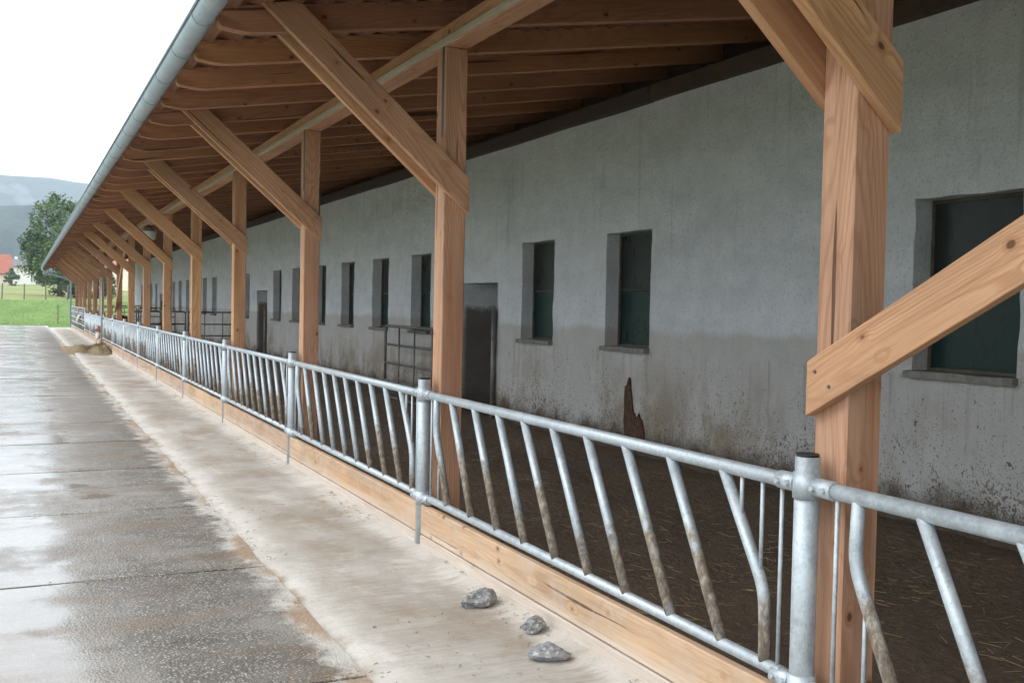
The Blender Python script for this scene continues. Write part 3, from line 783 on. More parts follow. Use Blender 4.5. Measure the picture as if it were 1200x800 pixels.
for y_ in RAFTER_YS: new('bracket', BRK, M['gutter'], gut, (GX, y_ + 0.03, GZ))
# downpipe at the far end, bent back to the last post
bm = bmesh.new()
pts = [(GX, 62.25, GZ - 0.06), (GX, 62.25, GZ - 0.18), (GX + 0.15, 62.25, GZ - 0.30), (2.30, 62.25, 2.78), (2.42, 62.25, 2.68), (2.44, 62.25, 2.5), (2.44, 62.25, 0.05)]
add_tube(bm, pts, 0.05, 10); fix(bm); me = bm_mesh(bm, 'downpipe', True); moved(me, (2.44, 62.25, 0)); new('downpipe', me, M['gutter'], canopy, (2.44, 62.25, 0))
# long plank braces nailed to the yard face of a post, rising towards the viewer
def plank(py, name='plank_brace'):
    sl_ = 0.535; L = 2.05 if False else 3.75
    y0, z0 = py + 0.075, 1.385
    d = Vector((0, -1, sl_)).normalized()
    bm = bmesh.new(); W, T = 0.172, 0.042
    a = math.atan(sl_)
    # plumb cut at the foot, square cut at the top
    pl = [(-0.5 * W * math.tan(a) * 1.0, W / 2), (0.5 * W * math.tan(a), -W / 2), (L, -W / 2), (L, W / 2)]
    pl = [(0.5 * W * math.tan(a) * (1 if z > 0 else -1) + 0.0, z) if abs(x) < 1 else (x, z) for x, z in pl]
    fr = [bm.verts.new((x, -T / 2, z)) for x, z in pl]; bk = [bm.verts.new((x, T / 2, z)) for x, z in pl]
    bm.faces.new(fr); bm.faces.new(list(reversed(bk)))
    for k_ in range(4): bm.faces.new((fr[k_], bk[k_], bk[(k_ + 1) % 4], fr[(k_ + 1) % 4]))
    bmesh.ops.bevel(bm, geom=bm.edges[:], offset=0.003, segments=1, affect='EDGES'); fix(bm)
    me = bm_mesh(bm, 'plank_brace')
    q = Matrix((( 0, 1, 0), (d.y, 0, -d.z), (d.z, 0, d.y)))
    X_ = d; Z_ = Vector((0, sl_, 1)).normalized(); Y_ = Z_.cross(X_)
    rot = Matrix((X_, Y_, Z_)).transposed().to_euler()
    o = new(name, me, M['brace'], canopy, (PX - T / 2 - 0.0035, y0, z0), rot)
    # nails / bolt heads at the foot
    for (u, w_) in ((0.07, 0.035), (0.11, -0.04)):
        bm = bmesh.new(); add_tube(bm, ((-0.003, 0, 0), (0.003, 0, 0)), 0.006, 8); fix(bm)
        p = Vector((PX - T - 0.0065, y0, z0)) + X_ * u + Z_ * w_
        new('nail', bm_mesh(bm, 'nail'), M['dark_strip'], canopy, p)
plank(PY1); plank(PY1 + 8 * S)

# ================================================================ KERB BOARDS
KX0, KT = 2.445, 0.045
FY1 = 2.76; FX = 2.475
kerb = empty('board_kerb', (KX0, 25, 0), 'low kerb of lime-splashed planks below the galvanised feed fence', 'board wall')
NF0, NF1 = -2, 12
FR = 0.0435
for i in range(NF0, NF1):
    a, b = FY1 + i * S + FR + 0.004, FY1 + (i + 1) * S - FR - 0.004
    timber('board', (KX0 + KT / 2, a, 0.208), (KX0 + KT / 2, b, 0.208), KT, 0.198, M['kerb'], kerb, 0.006)
    timber('board', (KX0 + KT / 2 - 0.004, a, 0.049), (KX0 + KT / 2 - 0.004, b, 0.049), KT, 0.108, M['kerb'], kerb, 0.006)
for j in range(3):
    a, b = FY1 + 12 * S + FR + 0.01 + j * 4.6, FY1 + 12 * S + FR + j * 4.6 + 4.58
    timber('board', (KX0 + KT / 2, a, 0.10), (KX0 + KT / 2, b, 0.10), KT, 0.20, M['kerb'], kerb, 0.006)

# ================================================================ FEED FENCE
fence = empty('feed_fence', (FX, 25, 0), 'long galvanised feed fence of slanted bars in front of the timber posts', 'fence')
RT, RB = 1.054, 0.358
def tube_mesh(name, pts, r, seg=10, caps=True):
    bm = bmesh.new(); add_tube(bm, pts, r, seg, caps); fix(bm); return bm_mesh(bm, name, False if seg < 6 else True)
def smooth_flat(me):
    for p in me.polygons: p.use_smooth = len(p.vertices) <= 4
    return me
POSTM = smooth_flat(tube_mesh('fence_post', ((0, 0, 0), (0, 0, 1.155)), FR, 20))
CAPM = smooth_flat(tube_mesh('cap', ((0, 0, 0), (0, 0, 0.010)), FR - 0.004, 20))
bm = bmesh.new(); add_tube(bm, ((0, 0, -0.045), (0, 0, 0.045)), FR + 0.006, 20)
for s in (-1, 1):
    add_tube(bm, ((0, s * (FR + 0.002), 0), (0, s * (FR + 0.095), 0)), 0.033, 14)
    add_tube(bm, ((-0.045, s * (FR + 0.02), 0), (-0.02, s * (FR + 0.02), 0)), 0.010, 6)
    add_tube(bm, ((-0.045, s * (FR + 0.072), 0), (-0.02, s * (FR + 0.072), 0)), 0.010, 6)
fix(bm); CLAMP = smooth_flat(bm_mesh(bm, 'clamp'))
for i in range(NF0, NF1 + 1):
    fy = FY1 + i * S
    p = new('post', POSTM, M['galv'], fence, (FX, fy, 0))
    new('cap', CAPM, M['cap'], p, (FX, fy, 1.1545))
    new('clamp', CLAMP, M['galv'], p, (FX, fy, RT)); new('clamp', CLAMP, M['galv'], p, (FX, fy, RB - 0.012))
bm = bmesh.new()
add_tube(bm, ((0, FR + 0.06, RT), (0, S - FR - 0.06, RT)), 0.0275, 14); add_tube(bm, ((0, FR + 0.06, RB), (0, S - FR - 0.06, RB)), 0.0245, 14)
fix(bm); RAILS = smooth_flat(bm_mesh(bm, 'rails'))
BR = 0.0230
def curve_pts(pts, n=5):
    """round the corner of a three point path"""
    a, b, c = [Vector(p) for p in pts]; out = [a]
    p, q = b + (a - b).normalized() * 0.07, b + (c - b).normalized() * 0.07
    for k_ in range(n + 1):
        t = k_ / n; out.append((p * (1 - t) + b * t) * (1 - t) + (b * (1 - t) + q * t) * t)
    out.append(c); return out
zt, zb_ = RT - 0.01, RB + 0.01
BAR_MESH = []
BAR_MESH.append(smooth_flat(tube_mesh('bar', curve_pts(((0, .475, zt), (0, .215, .63), (0, .205, zb_))), BR, 10)))
for t_, b_ in zip((.83, 1.19, 1.55, 1.90, 2.24, 2.57, 2.92, 3.27), (.45, .80, 1.16, 1.50, 1.84, 2.20, 2.56, 2.93)):
    BAR_MESH.append(smooth_flat(tube_mesh('bar', ((0, t_, zt), (0, b_, zb_)), BR, 10)))
BAR_MESH.append(smooth_flat(tube_mesh('bar', curve_pts(((0, 3.53, zt), (0, 3.54, .83), (0, 3.31, zb_))), BR, 10)))
ROD_MESH = [tube_mesh('rod', pts, 0.008, 6) for pts in (
    ((0, .127, RT - .02), (0, .127, RB + .01)), ((0, .235, RT - .02), (0, .235, .66)), ((0, .355, RT - .02), (0, .355, .87)),
    ((0, 3.625, RT - .02), (0, 3.625, RB + .01)), ((0, 3.485, .745), (0, 3.485, RB + .01)), ((0, 3.385, .53), (0, 3.385, RB + .01)))]
for i in range(NF0, NF1):
    fy = FY1 + i * S
    pnl = new('panel', RAILS, M['galv'], fence, (FX, fy, 0))
    for bmsh in BAR_MESH: new('bar', bmsh, M['galv_dirty'], pnl, (FX, fy + random.uniform(-.006, .006), 0))
    for rm_ in ROD_MESH: new('rod', rm_, M['galv'], pnl, (FX, fy, 0))

# ================================================================ GATES
def gate(loc, length, height, rails, uprights, rotz, label, mat, z0=0.12, r=0.024, group=None):
    g = empty('tube_gate', loc, label, 'gate', group)
    bm = bmesh.new(); c = 0.09
    add_tube(bm, curve_pts(((0, 0, z0), (0, 0, height), (0, 0.5 * length, height)), 4), r, 8)
    add_tube(bm, curve_pts(((0, 0.5 * length, height), (0, length, height), (0, length, z0)), 4), r, 8)
    fix(bm); fr = smooth_flat(bm_mesh(bm, 'gate_frame'))
    o = bpy.data.objects.new('frame', fr); fr.materials.append(mat); link(o, g)
    rm_ = None
    for z_ in rails:
        if rm_ is None: rm_ = smooth_flat(tube_mesh('rail', ((0, 0, 0), (0, length, 0)), r * 0.85, 8)); rm_.materials.append(mat)
        o = bpy.data.objects.new('rail', rm_); o.location = (0, 0, z_); link(o, g)
    um = None
    for y_ in uprights:
        if um is None: um = smooth_flat(tube_mesh('upright', ((0.028, 0, z0), (0.028, 0, height - 0.005)), r * 0.6, 8)); um.materials.append(mat)
        o = bpy.data.objects.new('upright', um); o.location = (0, y_, 0); link(o, g)
    g.rotation_euler = (0, 0, rotz)
    return g
ds = M['dull_steel']
gate((5.40, 16.10, 0.03), 3.1, 1.29, (0.99, 0.69, 0.40, 0.14), (0.75, 1.45, 2.2), PI, 'dull grey tube gate folded back along the plastered wall beside the nearest doorway', ds)
for yy, wl, tx in ((30.2, 2.98, 'nearest'), (44.0, 2.98, 'middle'), (57.5, 2.98, 'farthest')):
    for j in range(2):
        g = gate((2.76 + j * 1.50, yy + 0.04 * j, 0.03), 1.42, 1.33, (0.985, 0.655, 0.36, 0.14), (0.45, 0.95), -PI / 2,
                 '%s cross gate of the pen, %s half' % (tx, 'half beside the feed fence' if j == 0 else 'half against the wall') if False else
                 {('nearest', 0): 'dark tube gate across the pen beside the feed fence, nearest pair', ('nearest', 1): 'dark tube gate across the pen against the wall, nearest pair',
                  ('middle', 0): 'dark tube gate across the pen beside the feed fence, middle pair', ('middle', 1): 'dark tube gate across the pen against the wall, middle pair',
                  ('farthest', 0): 'dark tube gate across the pen beside the feed fence, farthest pair', ('farthest', 1): 'dark tube gate across the pen against the wall, farthest pair'}[(tx, j)],
                 ds, group='cross gates inside the pen')
YG = FY1 + 12 * S
gate((FX, YG + 0.12, 0.04), 6.6, 1.22, (0.97, 0.70, 0.45, 0.20), (1.1, 2.2, 3.3, 4.4, 5.5), 0, 'galvanised tube gate joining the far end of the feed fence', M['galv'], 0.08, 0.028, 'gates at the far end of the fence')
gate((FX, YG + 6.9, 0.04), 6.6, 1.22, (0.97, 0.70, 0.45, 0.20), (1.1, 2.2, 3.3, 4.4, 5.5), 0, 'last galvanised tube gate beside the meadow, under the downpipe', M['galv'], 0.08, 0.028, 'gates at the far end of the fence')
# thin steel pole before the fence
bm = bmesh.new(); add_tube(bm, ((0, 0, 0), (0, 0, 2.35)), 0.032, 10); add_tube(bm, ((0, 0, 2.35), (0, 0, 2.38)), 0.036, 10); add_tube(bm, ((0, 0, 0), (0, 0, 0.03)), 0.07, 10)
fix(bm); tag(new('steel_pole', smooth_flat(bm_mesh(bm, 'steel_pole')), M['galv'], None, (2.385, 36.6, 0.012)), 'thin galvanised pole standing in front of the fence behind the hay pile', 'pole')

# ================================================================ LAMP
lamp = empty('barn_lamp', (2.63, 25.0, 3.24), 'white cone-shaped barn lamp hanging under the eaves beam', 'lamp')
def lathe(name, prof, seg=20):
    bm = bmesh.new(); rings = [[bm.verts.new((r * math.cos(2 * PI * k_ / seg), r * math.sin(2 * PI * k_ / seg), z)) for k_ in range(seg)] for r, z in prof]
    for a, b in zip(rings, rings[1:]):
        for k_ in range(seg): bm.faces.new((a[k_], a[(k_ + 1) % seg], b[(k_ + 1) % seg], b[k_]))
    bm.faces.new(list(reversed(rings[0]))); bm.faces.new(rings[-1]); fix(bm); return smooth_flat(bm_mesh(bm, name))
M['lamp'] = mat_simple('lamp_shade_plastic', (0.66, 0.67, 0.63), (0.78, 0.78, 0.74), 6, 0.45)
new('shade', lathe('shade', [(0.11, -0.20), (0.15, -0.185), (0.175, -0.02), (0.16, 0.0)]), M['lamp'], lamp, (2.63, 25.0, 3.26))
new('housing', lathe('housing', [(0.09, 0.0), (0.11, 0.02), (0.08, 0.08), (0.04, 0.128)]), M['dull_steel'], lamp, (2.63, 25.0, 3.261))

# ================================================================ STONES
def mat_stone():
    n = NT('field_stone'); p = n.coord(); f = n.noise(p, 9, 6, 0.7); g = n.noise(p, 34, 5, 0.7)
    col = n.ramp(n.noise(p, 18, 6, 0.75), (0.3, (0.12, 0.12, 0.124)), (0.55, (0.25, 0.25, 0.252)), (0.75, (0.38, 0.38, 0.375)))
    col = n.mix(n.rng(g, 0.56, 0.64, 0.0, 0.8), col, (0.55, 0.54, 0.51))
    return n.done(col, 0.75, 0.0, n.bump(n.math('ADD', f, n.math('MULTIPLY', g, 0.4)), 0.9, 0.012), 0.4)
M['stone'] = mat_stone()
def stone(loc, size, seed, rz_, label, cut=0.0):
    bm = bmesh.new(); bmesh.ops.create_icosphere(bm, subdivisions=4, radius=1.0)
    rr = random.Random(seed); planes = [(Vector((rr.uniform(-1, 1), rr.uniform(-1, 1), rr.uniform(-0.2, 1))).normalized(), rr.uniform(0.55, 0.85)) for _ in range(9)]
    for v in bm.verts:
        for nrm, d in planes:
            k_ = v.co.dot(nrm)
            if k_ > d: v.co -= nrm * (k_ - d) * 0.92
        v.co += v.co.normalized() * (0.20 * noise.noise(v.co * 1.8 + Vector((seed, 0, 0))) + 0.10 * noise.noise(v.co * 4.5 + Vector((0, seed, 0))) + 0.05 * noise.noise(v.co * 11) + 0.02 * noise.noise(v.co * 23))
        v.co = Vector((v.co.x * size[0] / 2, v.co.y * size[1] / 2, v.co.z * size[2] / 2))
    zmin = min(v.co.z for v in bm.verts)
    for v in bm.verts: v.co.z = max(v.co.z - zmin - 0.12 * size[2], 0)
    bmesh.ops.remove_doubles(bm, verts=bm.verts, dist=1e-5); fix(bm)
    me = bm_mesh(bm, 'stone', False)
    tag(new('stone', me, M['stone'], None, loc, (0, 0, rz_)), label, 'stone', 'stones beside the kerb boards')
stone((2.262, 5.10, 0.016), (0.225, 0.16, 0.115), 11, 0.2, 'largest darker stone with a smooth broken face, farthest of the three by the boards')
stone((2.345, 4.57, 0.022), (0.175, 0.115, 0.09), 29, 0.6, 'smallest rough grey stone lying against the kerb boards')
stone((2.222, 4.20, 0.014), (0.22, 0.13, 0.085), 37, -0.5, 'flat whitish-flecked grey stone nearest the viewer')

# ================================================================ HAY, STRAW, CHAFF
def straws(name, mat, spots, label, cat=None, rad=0.0016, lmin=0.06, lmax=0.22, seed=1, lift=0.0):
    rr = random.Random(seed); vs, fs = [], []
    for (x, y_, z_) in spots:
        L = rr.uniform(lmin, lmax); a = rr.uniform(0, 2 * PI); d = Vector((math.cos(a), math.sin(a), rr.uniform(-0.15, 0.25) + lift)).normalized()
        s = d.cross(Vector((0, 0, 1))).normalized() * rad * rr.uniform(0.7, 1.6); u = Vector((0, 0, rad * 1.5))
        c = Vector((x, y_, z_)); b = len(vs)
        for e in (c - d * L / 2, c + d * L / 2): vs += [tuple(e + s), tuple(e - s), tuple(e + u)]
        fs += [(b, b + 1, b + 4, b + 3), (b + 1, b + 2, b + 5, b + 4), (b + 2, b, b + 3, b + 5)]
    me = bpy.data.meshes.new(name); me.from_pydata(vs, [], fs)
    o = new(name, me, mat); tag(o, label, cat, kind='stuff'); return o
rr = random.Random(5)
def pen_z(x, y): return 0.02 + 0.05 * noise.noise(Vector((x * 1.6, y * 1.6, 2))) + 0.03 * noise.noise(Vector((x * 5, y * 5, 9))) + 0.16 * smooth(4.9, 5.74, x)
sp = []
while len(sp) < 3800:
    x, y_ = rr.uniform(2.56, 5.5), -2 + 30 * rr.random() ** 1.5
    if noise.noise(Vector((x * 0.7, y_ * 0.7, 15))) + rr.uniform(-0.5, 0.35) > -0.1: sp.append((x, y_, pen_z(x, y_) + 0.008))
straws('loose_straw', M['straw'], sp, 'loose straw trodden into the muck of the pen', 'straw', 0.0013, 0.03, 0.12, 3)
# brown chaff caught along the slab joints and the channel
sp = []
while len(sp) < 1100:
    t = rr.random()
    if t < 0.45:
        y_ = rr.uniform(1.5, 22); x = 1.405 + rr.gauss(0, 0.07)
        if noise.noise(Vector((0, y_ * 0.9, 2))) < -0.02: continue
    else:
        j = rr.randrange(-1, 8); y_ = 6.43 + j * SL + rr.gauss(0, 0.03); x = 1.40 - abs(rr.gauss(0, 0.7))
        if noise.noise(Vector((x * 1.5, j * 3.1, 5))) < 0.10: continue
    sp.append((x, y_, 0.006 + 0.004 * rr.random()))
straws('chaff', M['debris'], sp, 'brown chaff caught along the slab joints and channel', 'chaff', 0.0016, 0.006, 0.026, 8)
sp = []
while len(sp) < 900:
    y_ = 2.5 + 30 * rr.random() ** 1.7
    x = 2.43 - abs(rr.gauss(0, 0.10)) if rr.random() < 0.55 else rr.uniform(1.5, 2.4)
    if x < 1.5 or noise.noise(Vector((x * 1.2, y_ * 0.8, 41))) < 0.02: continue
    sp.append((x, y_, strip_z(x) + 0.006))
straws('feed_crumbs', M['debris'], sp, 'brown feed crumbs scattered on the pale strip below the boards', 'crumbs', 0.0018, 0.006, 0.03, 18)
def hay():
    bm = bmesh.new(); nx, ny = 46, 40; rows = []
    X0, X1, Y0, Y1 = 1.15, 2.42, 32.4, 39.2
    for j in range(ny + 1):
        row = []
        for i in range(nx + 1):
            x = X0 + (X1 - X0) * i / nx; y_ = Y0 + (Y1 - Y0) * j / ny
            a = 0.27 * math.exp(-(((x - 2.20) / 0.27) ** 4 + ((y_ - 33.9) / 1.1) ** 4)) + 0.13 * math.exp(-(((x - 1.75) / 0.5) ** 2 + ((y_ - 36.6) / 1.7) ** 2))
            nz = noise.noise(Vector((x * 5, y_ * 3, 4))) * 0.45 + noise.noise(Vector((x * 13, y_ * 9, 4))) * 0.25
            z_ = a * (1 + 0.55 * nz) - 0.015
            row.append(bm.verts.new((x, y_, max(z_, -0.02) + 0.012)))
        rows.append(row)
    for j in range(ny):
        for i in range(nx): bm.faces.new((rows[j][i], rows[j][i + 1], rows[j + 1][i + 1], rows[j + 1][i]))
    r2 = random.Random(4)
    for _ in range(2600):
        x = r2.gauss(2.1, 0.25); y_ = r2.gauss(34.8, 1.3)
        if not (1.2 < x < 2.41 and 32.6 < y_ < 39): continue
        i = int((x - X0) / (X1 - X0) * nx); j = int((y_ - Y0) / (Y1 - Y0) * ny); c = rows[j][i].co + Vector((r2.uniform(-.02, .02), r2.uniform(-.06, .06), 0.012))
        if c.x > 2.40: continue
        d = Vector((r2.uniform(-1, 0.5), r2.uniform(-1, 1), r2.uniform(-0.2, 0.7))).normalized() * r2.uniform(0.05, 0.14); s = Vector((0.004, 0.003, 0))
        bm.faces.new([bm.verts.new(p) for p in (c - s, c + s, c + d)])
    bm.normal_update(); me = bm_mesh(bm, 'hay_pile', False); moved(me, (2.0, 35, 0))
    tag(new('hay_pile', me, M['hay'], None, (2.0, 35, 0.0)), 'heap of brown hay on the strip in front of the far fence', 'hay')
hay()

# ================================================================ COWS
def mat_cow():
    n = NT('cow_hide'); p = n.coord(); f = n.noise(p, 1.9, 3, 0.5)
    at = n.t.nodes.new('ShaderNodeAttribute'); at.attribute_name = 'white'
    col = n.mix(n.rng(f, 0.56, 0.60), (0.17, 0.058, 0.028), (0.62, 0.57, 0.50))
    col = n.mix(at.outputs['Fac'], col, (0.66, 0.61, 0.55))
    return n.done(col, 0.75, 0.0, n.bump(n.noise(p, 40, 3), 0.2, 0.005), 0.25)
M['cow'] = mat_cow()
M['horn'] = mat_simple('cow_muzzle', (0.16, 0.10, 0.08), (0.28, 0.18, 0.15), 10, 0.5, coords='obj')
def cow(loc, rotz, label, head_low=True, sc=0.86):
    """one continuous skinned figure: local -X is forward"""
    J = {}; E = []; Rr = []; V = []
    def v(name, co, r, par=None):
        J[name] = len(V); V.append(co); Rr.append(r)
        if par: E.append((J[par], J[name]))
    v('pelvis', (1.42, 0, 1.12), (0.27, 0.30))
    v('belly', (1.02, 0, 1.03), (0.34, 0.36), 'pelvis'); v('chest', (0.55, 0, 1.02), (0.30, 0.36), 'belly'); v('withers', (0.28, 0, 1.04), (0.21, 0.27), 'chest')
    if head_low:
        hd = [('neck', (0.02, 0, .90), (.14, .19)), ('poll', (-0.22, 0, .70), (.115, .135)), ('brow', (-0.31, 0, .58), (.11, .115)), ('nose', (-0.41, 0, .40), (.075, .08)), ('muzzle', (-0.45, 0, .31), (.075, .07))]
    else:
        hd = [('neck', (0.02, 0, 1.06), (.14, .19)), ('poll', (-0.22, 0, 1.02), (.115, .135)), ('brow', (-0.32, 0, .93), (.11, .115)), ('nose', (-0.46, 0, .76), (.075, .08)), ('muzzle', (-0.50, 0, .68), (.075, .07))]
    par = 'withers'
    for nme, co, r in hd: v(nme, co, r, par); par = nme
    pc = Vector(hd[1][1])
    for s in (-1, 1):
        v('ear%d' % s, pc + Vector((0.0, s * 0.17, 0.01)), (0.035, 0.05), 'poll'); v('eart%d' % s, pc + Vector((0.01, s * 0.27, -0.03)), (0.02, 0.045), 'ear%d' % s)
        v('sh%d' % s, (0.38, s * 0.17, .78), (.10, .12), 'withers'); v('kn%d' % s, (0.37, s * 0.17, .42), (.06, .06), 'sh%d' % s); v('fet%d' % s, (0.39, s * 0.17, .12), (.045, .045), 'kn%d' % s); v('hf%d' % s, (0.37, s * 0.17, .03), (.06, .06), 'fet%d' % s)
        v('hip%d' % s, (1.42, s * 0.17, .80), (.13, .15), 'pelvis'); v('hk%d' % s, (1.54, s * 0.17, .48), (.06, .07), 'hip%d' % s); v('hfe%d' % s, (1.47, s * 0.17, .14), (.045, .045), 'hk%d' % s); v('hh%d' % s, (1.44, s * 0.17, .03), (.06, .06), 'hfe%d' % s)
    v('tail0', (1.70, 0, 1.15), (.04, .04), 'pelvis'); v('tail1', (1.74, 0, .8), (.025, .025), 'tail0'); v('tail2', (1.74, 0, .48), (.045, .045), 'tail1')
    me = bpy.data.meshes.new('cow'); me.from_pydata([tuple(c) for c in V], E, [])
    o = bpy.data.objects.new('cow_tmp', me); COL.objects.link(o)
    sk = o.modifiers.new('skin', 'SKIN'); 
    lay = me.skin_vertices[0].data if me.skin_vertices else None
    if lay is None:
        bpy.context.view_layer.objects.active = o
    for i, r in enumerate(Rr): me.skin_vertices[0].data[i].radius = r
    me.skin_vertices[0].data[0].use_root = True
    o.modifiers.new('sub', 'SUBSURF').levels = 2
    o.modifiers['sub'].render_levels = 2
    dg = bpy.context.evaluated_depsgraph_get(); dg.update()
    body = bpy.data.meshes.new_from_object(o.evaluated_get(dg)); body.name = 'cow'
    bpy.data.objects.remove(o)
    att = body.attributes.new('white', 'FLOAT', 'POINT')
    b0 = Vector(hd[2][1]); b1 = Vector(hd[4][1])
    for i, vv in enumerate(body.vertices):
        t = (vv.co - b0).dot((b1 - b0).normalized())
        att.data[i].value = smooth(-0.02, 0.06, t) if (vv.co.x < 0.0) else (1.0 if vv.co.z < 0.42 else 0.0)
    for p in body.polygons: p.use_smooth = True
    body.materials.clear(); body.materials.append(M['cow'])
    root = new('cow', body, None, None, loc, (0, 0, rotz)); root.scale = (sc, sc, sc); tag(root, label, 'cow', 'cows feeding through the fence')
    for s in (-1, 1):
        eb = bmesh.new(); bmesh.ops.create_uvsphere(eb, u_segments=8, v_segments=6, radius=0.018); e = bm_mesh(eb, 'eye', True); e.materials.append(M['cap'])
        q = bpy.data.objects.new('eye', e); q.location = Vector(hd[2][1]) + Vector((-0.05, s * 0.088, 0.02)); link(q, root)
        hb = bmesh.new(); add_tube(hb, [pc + Vector((0.02, s * 0.08, 0.09)), pc + Vector((0.01, s * 0.15, 0.14)), pc + Vector((-0.04, s * 0.18, 0.20))], 0.022, 6, True, 0.008); fix(hb)
        hme = bm_mesh(hb, 'horn', True); hme.materials.append(M['sill']); q = bpy.data.objects.new('horn', hme); link(q, root)
    return root
cow((2.60, 38.6, 0.0), 0.85, 'brown calf with a white face reaching through the fence to the hay')
cow((2.62, 52.6, 0.0), 0.8, 'brown and white calf with its head through the far tube gate', False)

# ================================================================ MEADOW: wire fence, tree, bushes, houses
M['post_wood'] = mat_simple('weathered_post', (0.12, 0.10, 0.08), (0.22, 0.19, 0.15), 8, 0.9)
mf = empty('meadow_fence', (-2, 97, terrain(-2, 97)), 'wire fence on thin wooden posts crossing the meadow', 'fence')
bm = bmesh.new(); add_tube(bm, ((0, 0, -0.1), (0, 0, 1.35)), 0.055, 8); fix(bm); MP = bm_mesh(bm, 'post')
xs = [-1.55 + 1.7 * i for i in range(-22, 40)]
for x in xs: new('post', MP, M['post_wood'], mf, (x, 97 + 0.3 * math.sin(x * .2), terrain(x, 97)), (random.uniform(-.04, .04), random.uniform(-.04, .04), 0))
for h_ in (0.45, 0.85, 1.25):
    bm = bmesh.new(); add_tube(bm, [(x, 97 + 0.3 * math.sin(x * .2) - 0.06, terrain(x, 97) + h_) for x in xs], 0.008, 4); fix(bm); me = bm_mesh(bm, 'wire'); moved(me, (0, 97, 0)); new('wire', me, M['dull_steel'], mf, (0, 97, 0))
for (x, y_, h_, lb) in ((2.15, 74.5, 1.15, 'thin wooden stake standing alone in the near grass'), (3.75, 84, 2.0, 'tall thin pale post on the grass beside the canopy end')):
    bm = bmesh.new(); add_tube(bm, ((0, 0, -0.1), (0, 0, h_)), 0.04, 8, True, 0.032); add_tube(bm, ((0, 0, h_), (0, 0, h_ + 0.02)), 0.042, 8); fix(bm)
    tag(new('stake', bm_mesh(bm, 'stake'), M['post_wood'] if h_ < 1.5 else M['galv'], None, (x, y_, terrain(x, y_))), lb, 'post')

def mat_leaf(name, a, b):
    n = NT(name); r = n.t.nodes.new('ShaderNodeAttribute'); r.attribute_name = 'shade'
    col = n.mix(r.outputs['Fac'], a, b)
    return n.done(col, 0.6, 0.0, None, 0.3)
M['leaf'] = mat_leaf('ash_leaves', (0.045, 0.085, 0.032), (0.12, 0.185, 0.065))
M['leaf2'] = mat_leaf('hedge_leaves', (0.018, 0.042, 0.016), (0.055, 0.10, 0.032))
M['bark'] = mat_simple('tree_bark', (0.06, 0.05, 0.04), (0.14, 0.12, 0.10), 6, 0.95, 0.8, 0.03)
def tree(name, loc, height, rad, crown_z0, label, leaf, seed, n_clump=80, per=150, size=0.14, cat='tree', group=None):
    rr = random.Random(seed); root = empty(name, loc, label, cat, group); base = Vector(loc)
    bm = bmesh.new(); tips = []
    add_tube(bm, [(0, 0, -0.2), (0.05, 0.03, height * 0.25), (0.0, 0.1, height * 0.55), (0.1, 0, height * 0.9)], rad * 0.085, 9, True, rad * 0.015)
    for k_ in range(14):
        z0 = height * rr.uniform(0.18, 0.7); a = rr.uniform(0, 2 * PI); L = rad * rr.uniform(0.45, 0.9)
        e = Vector((math.cos(a) * L, math.sin(a) * L, z0 + L * rr.uniform(0.35, 0.8)))
        add_tube(bm, [(0, 0.05, z0), tuple(Vector((0, 0.05, z0)).lerp(e, 0.5) + Vector((0, 0, 0.1 * L))), tuple(e)], rad * 0.03, 6, True, rad * 0.008)
    fix(bm); new('trunk', bm_mesh(bm, 'trunk', True), M['bark'], root, loc)
    vs, fs, sh = [], [], []
    for c in range(n_clump):
        while True:
            p = Vector((rr.uniform(-1, 1), rr.uniform(-1, 1), rr.uniform(0, 1)))
            w = math.sin(PI * min(1, (p.z * 0.86 + 0.14))) ** 0.55 * (1.0 if p.z < 0.5 else 1.0 - 0.35 * (p.z - 0.5))
            q = math.hypot(p.x, p.y)
            if q < w and (q > 0.45 * w or p.z > 0.75): break
        cc = Vector((p.x * rad, p.y * rad, crown_z0 + p.z * (height - crown_z0)))
        cr = rad * rr.uniform(0.13, 0.30); shade = rr.uniform(0.1, 0.9)
        for _ in range(int(per * rr.uniform(0.6, 1.3))):
            d = Vector((rr.gauss(0, 1), rr.gauss(0, 1), rr.gauss(0, 0.75))).normalized() * cr * rr.random() ** 0.4
            c0 = cc + d; s = size * rr.uniform(0.6, 1.3)
            u = Vector((rr.gauss(0, 1), rr.gauss(0, 1), rr.gauss(0, .5))).normalized(); t = u.cross(Vector((rr.gauss(0, 1), rr.gauss(0, 1), rr.gauss(0, 1)))).normalized()
            b = len(vs); vs += [tuple(c0 - u * s), tuple(c0 + t * s * 0.55), tuple(c0 + u * s), tuple(c0 - t * s * 0.55)]; fs.append((b, b + 1, b + 2, b + 3)); v_ = max(0, min(1, shade + rr.uniform(-.25, .25))); sh += [v_] * 4
    me = bpy.data.meshes.new('crown'); me.from_pydata(vs, [], fs); at = me.attributes.new('shade', 'FLOAT', 'POINT'); at.data.foreach_set('value', sh)
    new('crown', me, leaf, root, loc)
    return root
def T(x, y): return (x, y, terrain(x, y))
tree('broadleaf_tree', T(3.55, 118), 10.9, 3.6, 1.2, 'big leafy green tree standing beyond the canopy gutter', M['leaf'], 5, 135, 115, 0.15)
tree('hedge_bush', T(4.0, 108), 3.0, 1.7, 0.1, 'dark rounded bush at the foot of the big tree', M['leaf2'], 9, 40, 110, 0.10, 'bush')
tree('hedge_bush', T(6.9, 112), 3.2, 2.0, 0.1, 'dark bush showing between downpipe and big tree', M['leaf2'], 10, 40, 110, 0.10, 'bush')
tree('broadleaf_tree', T(24, 150), 7.5, 3.6, 0.8, 'round green tree seen between the far canopy posts', M['leaf2'], 14, 60, 110, 0.16)
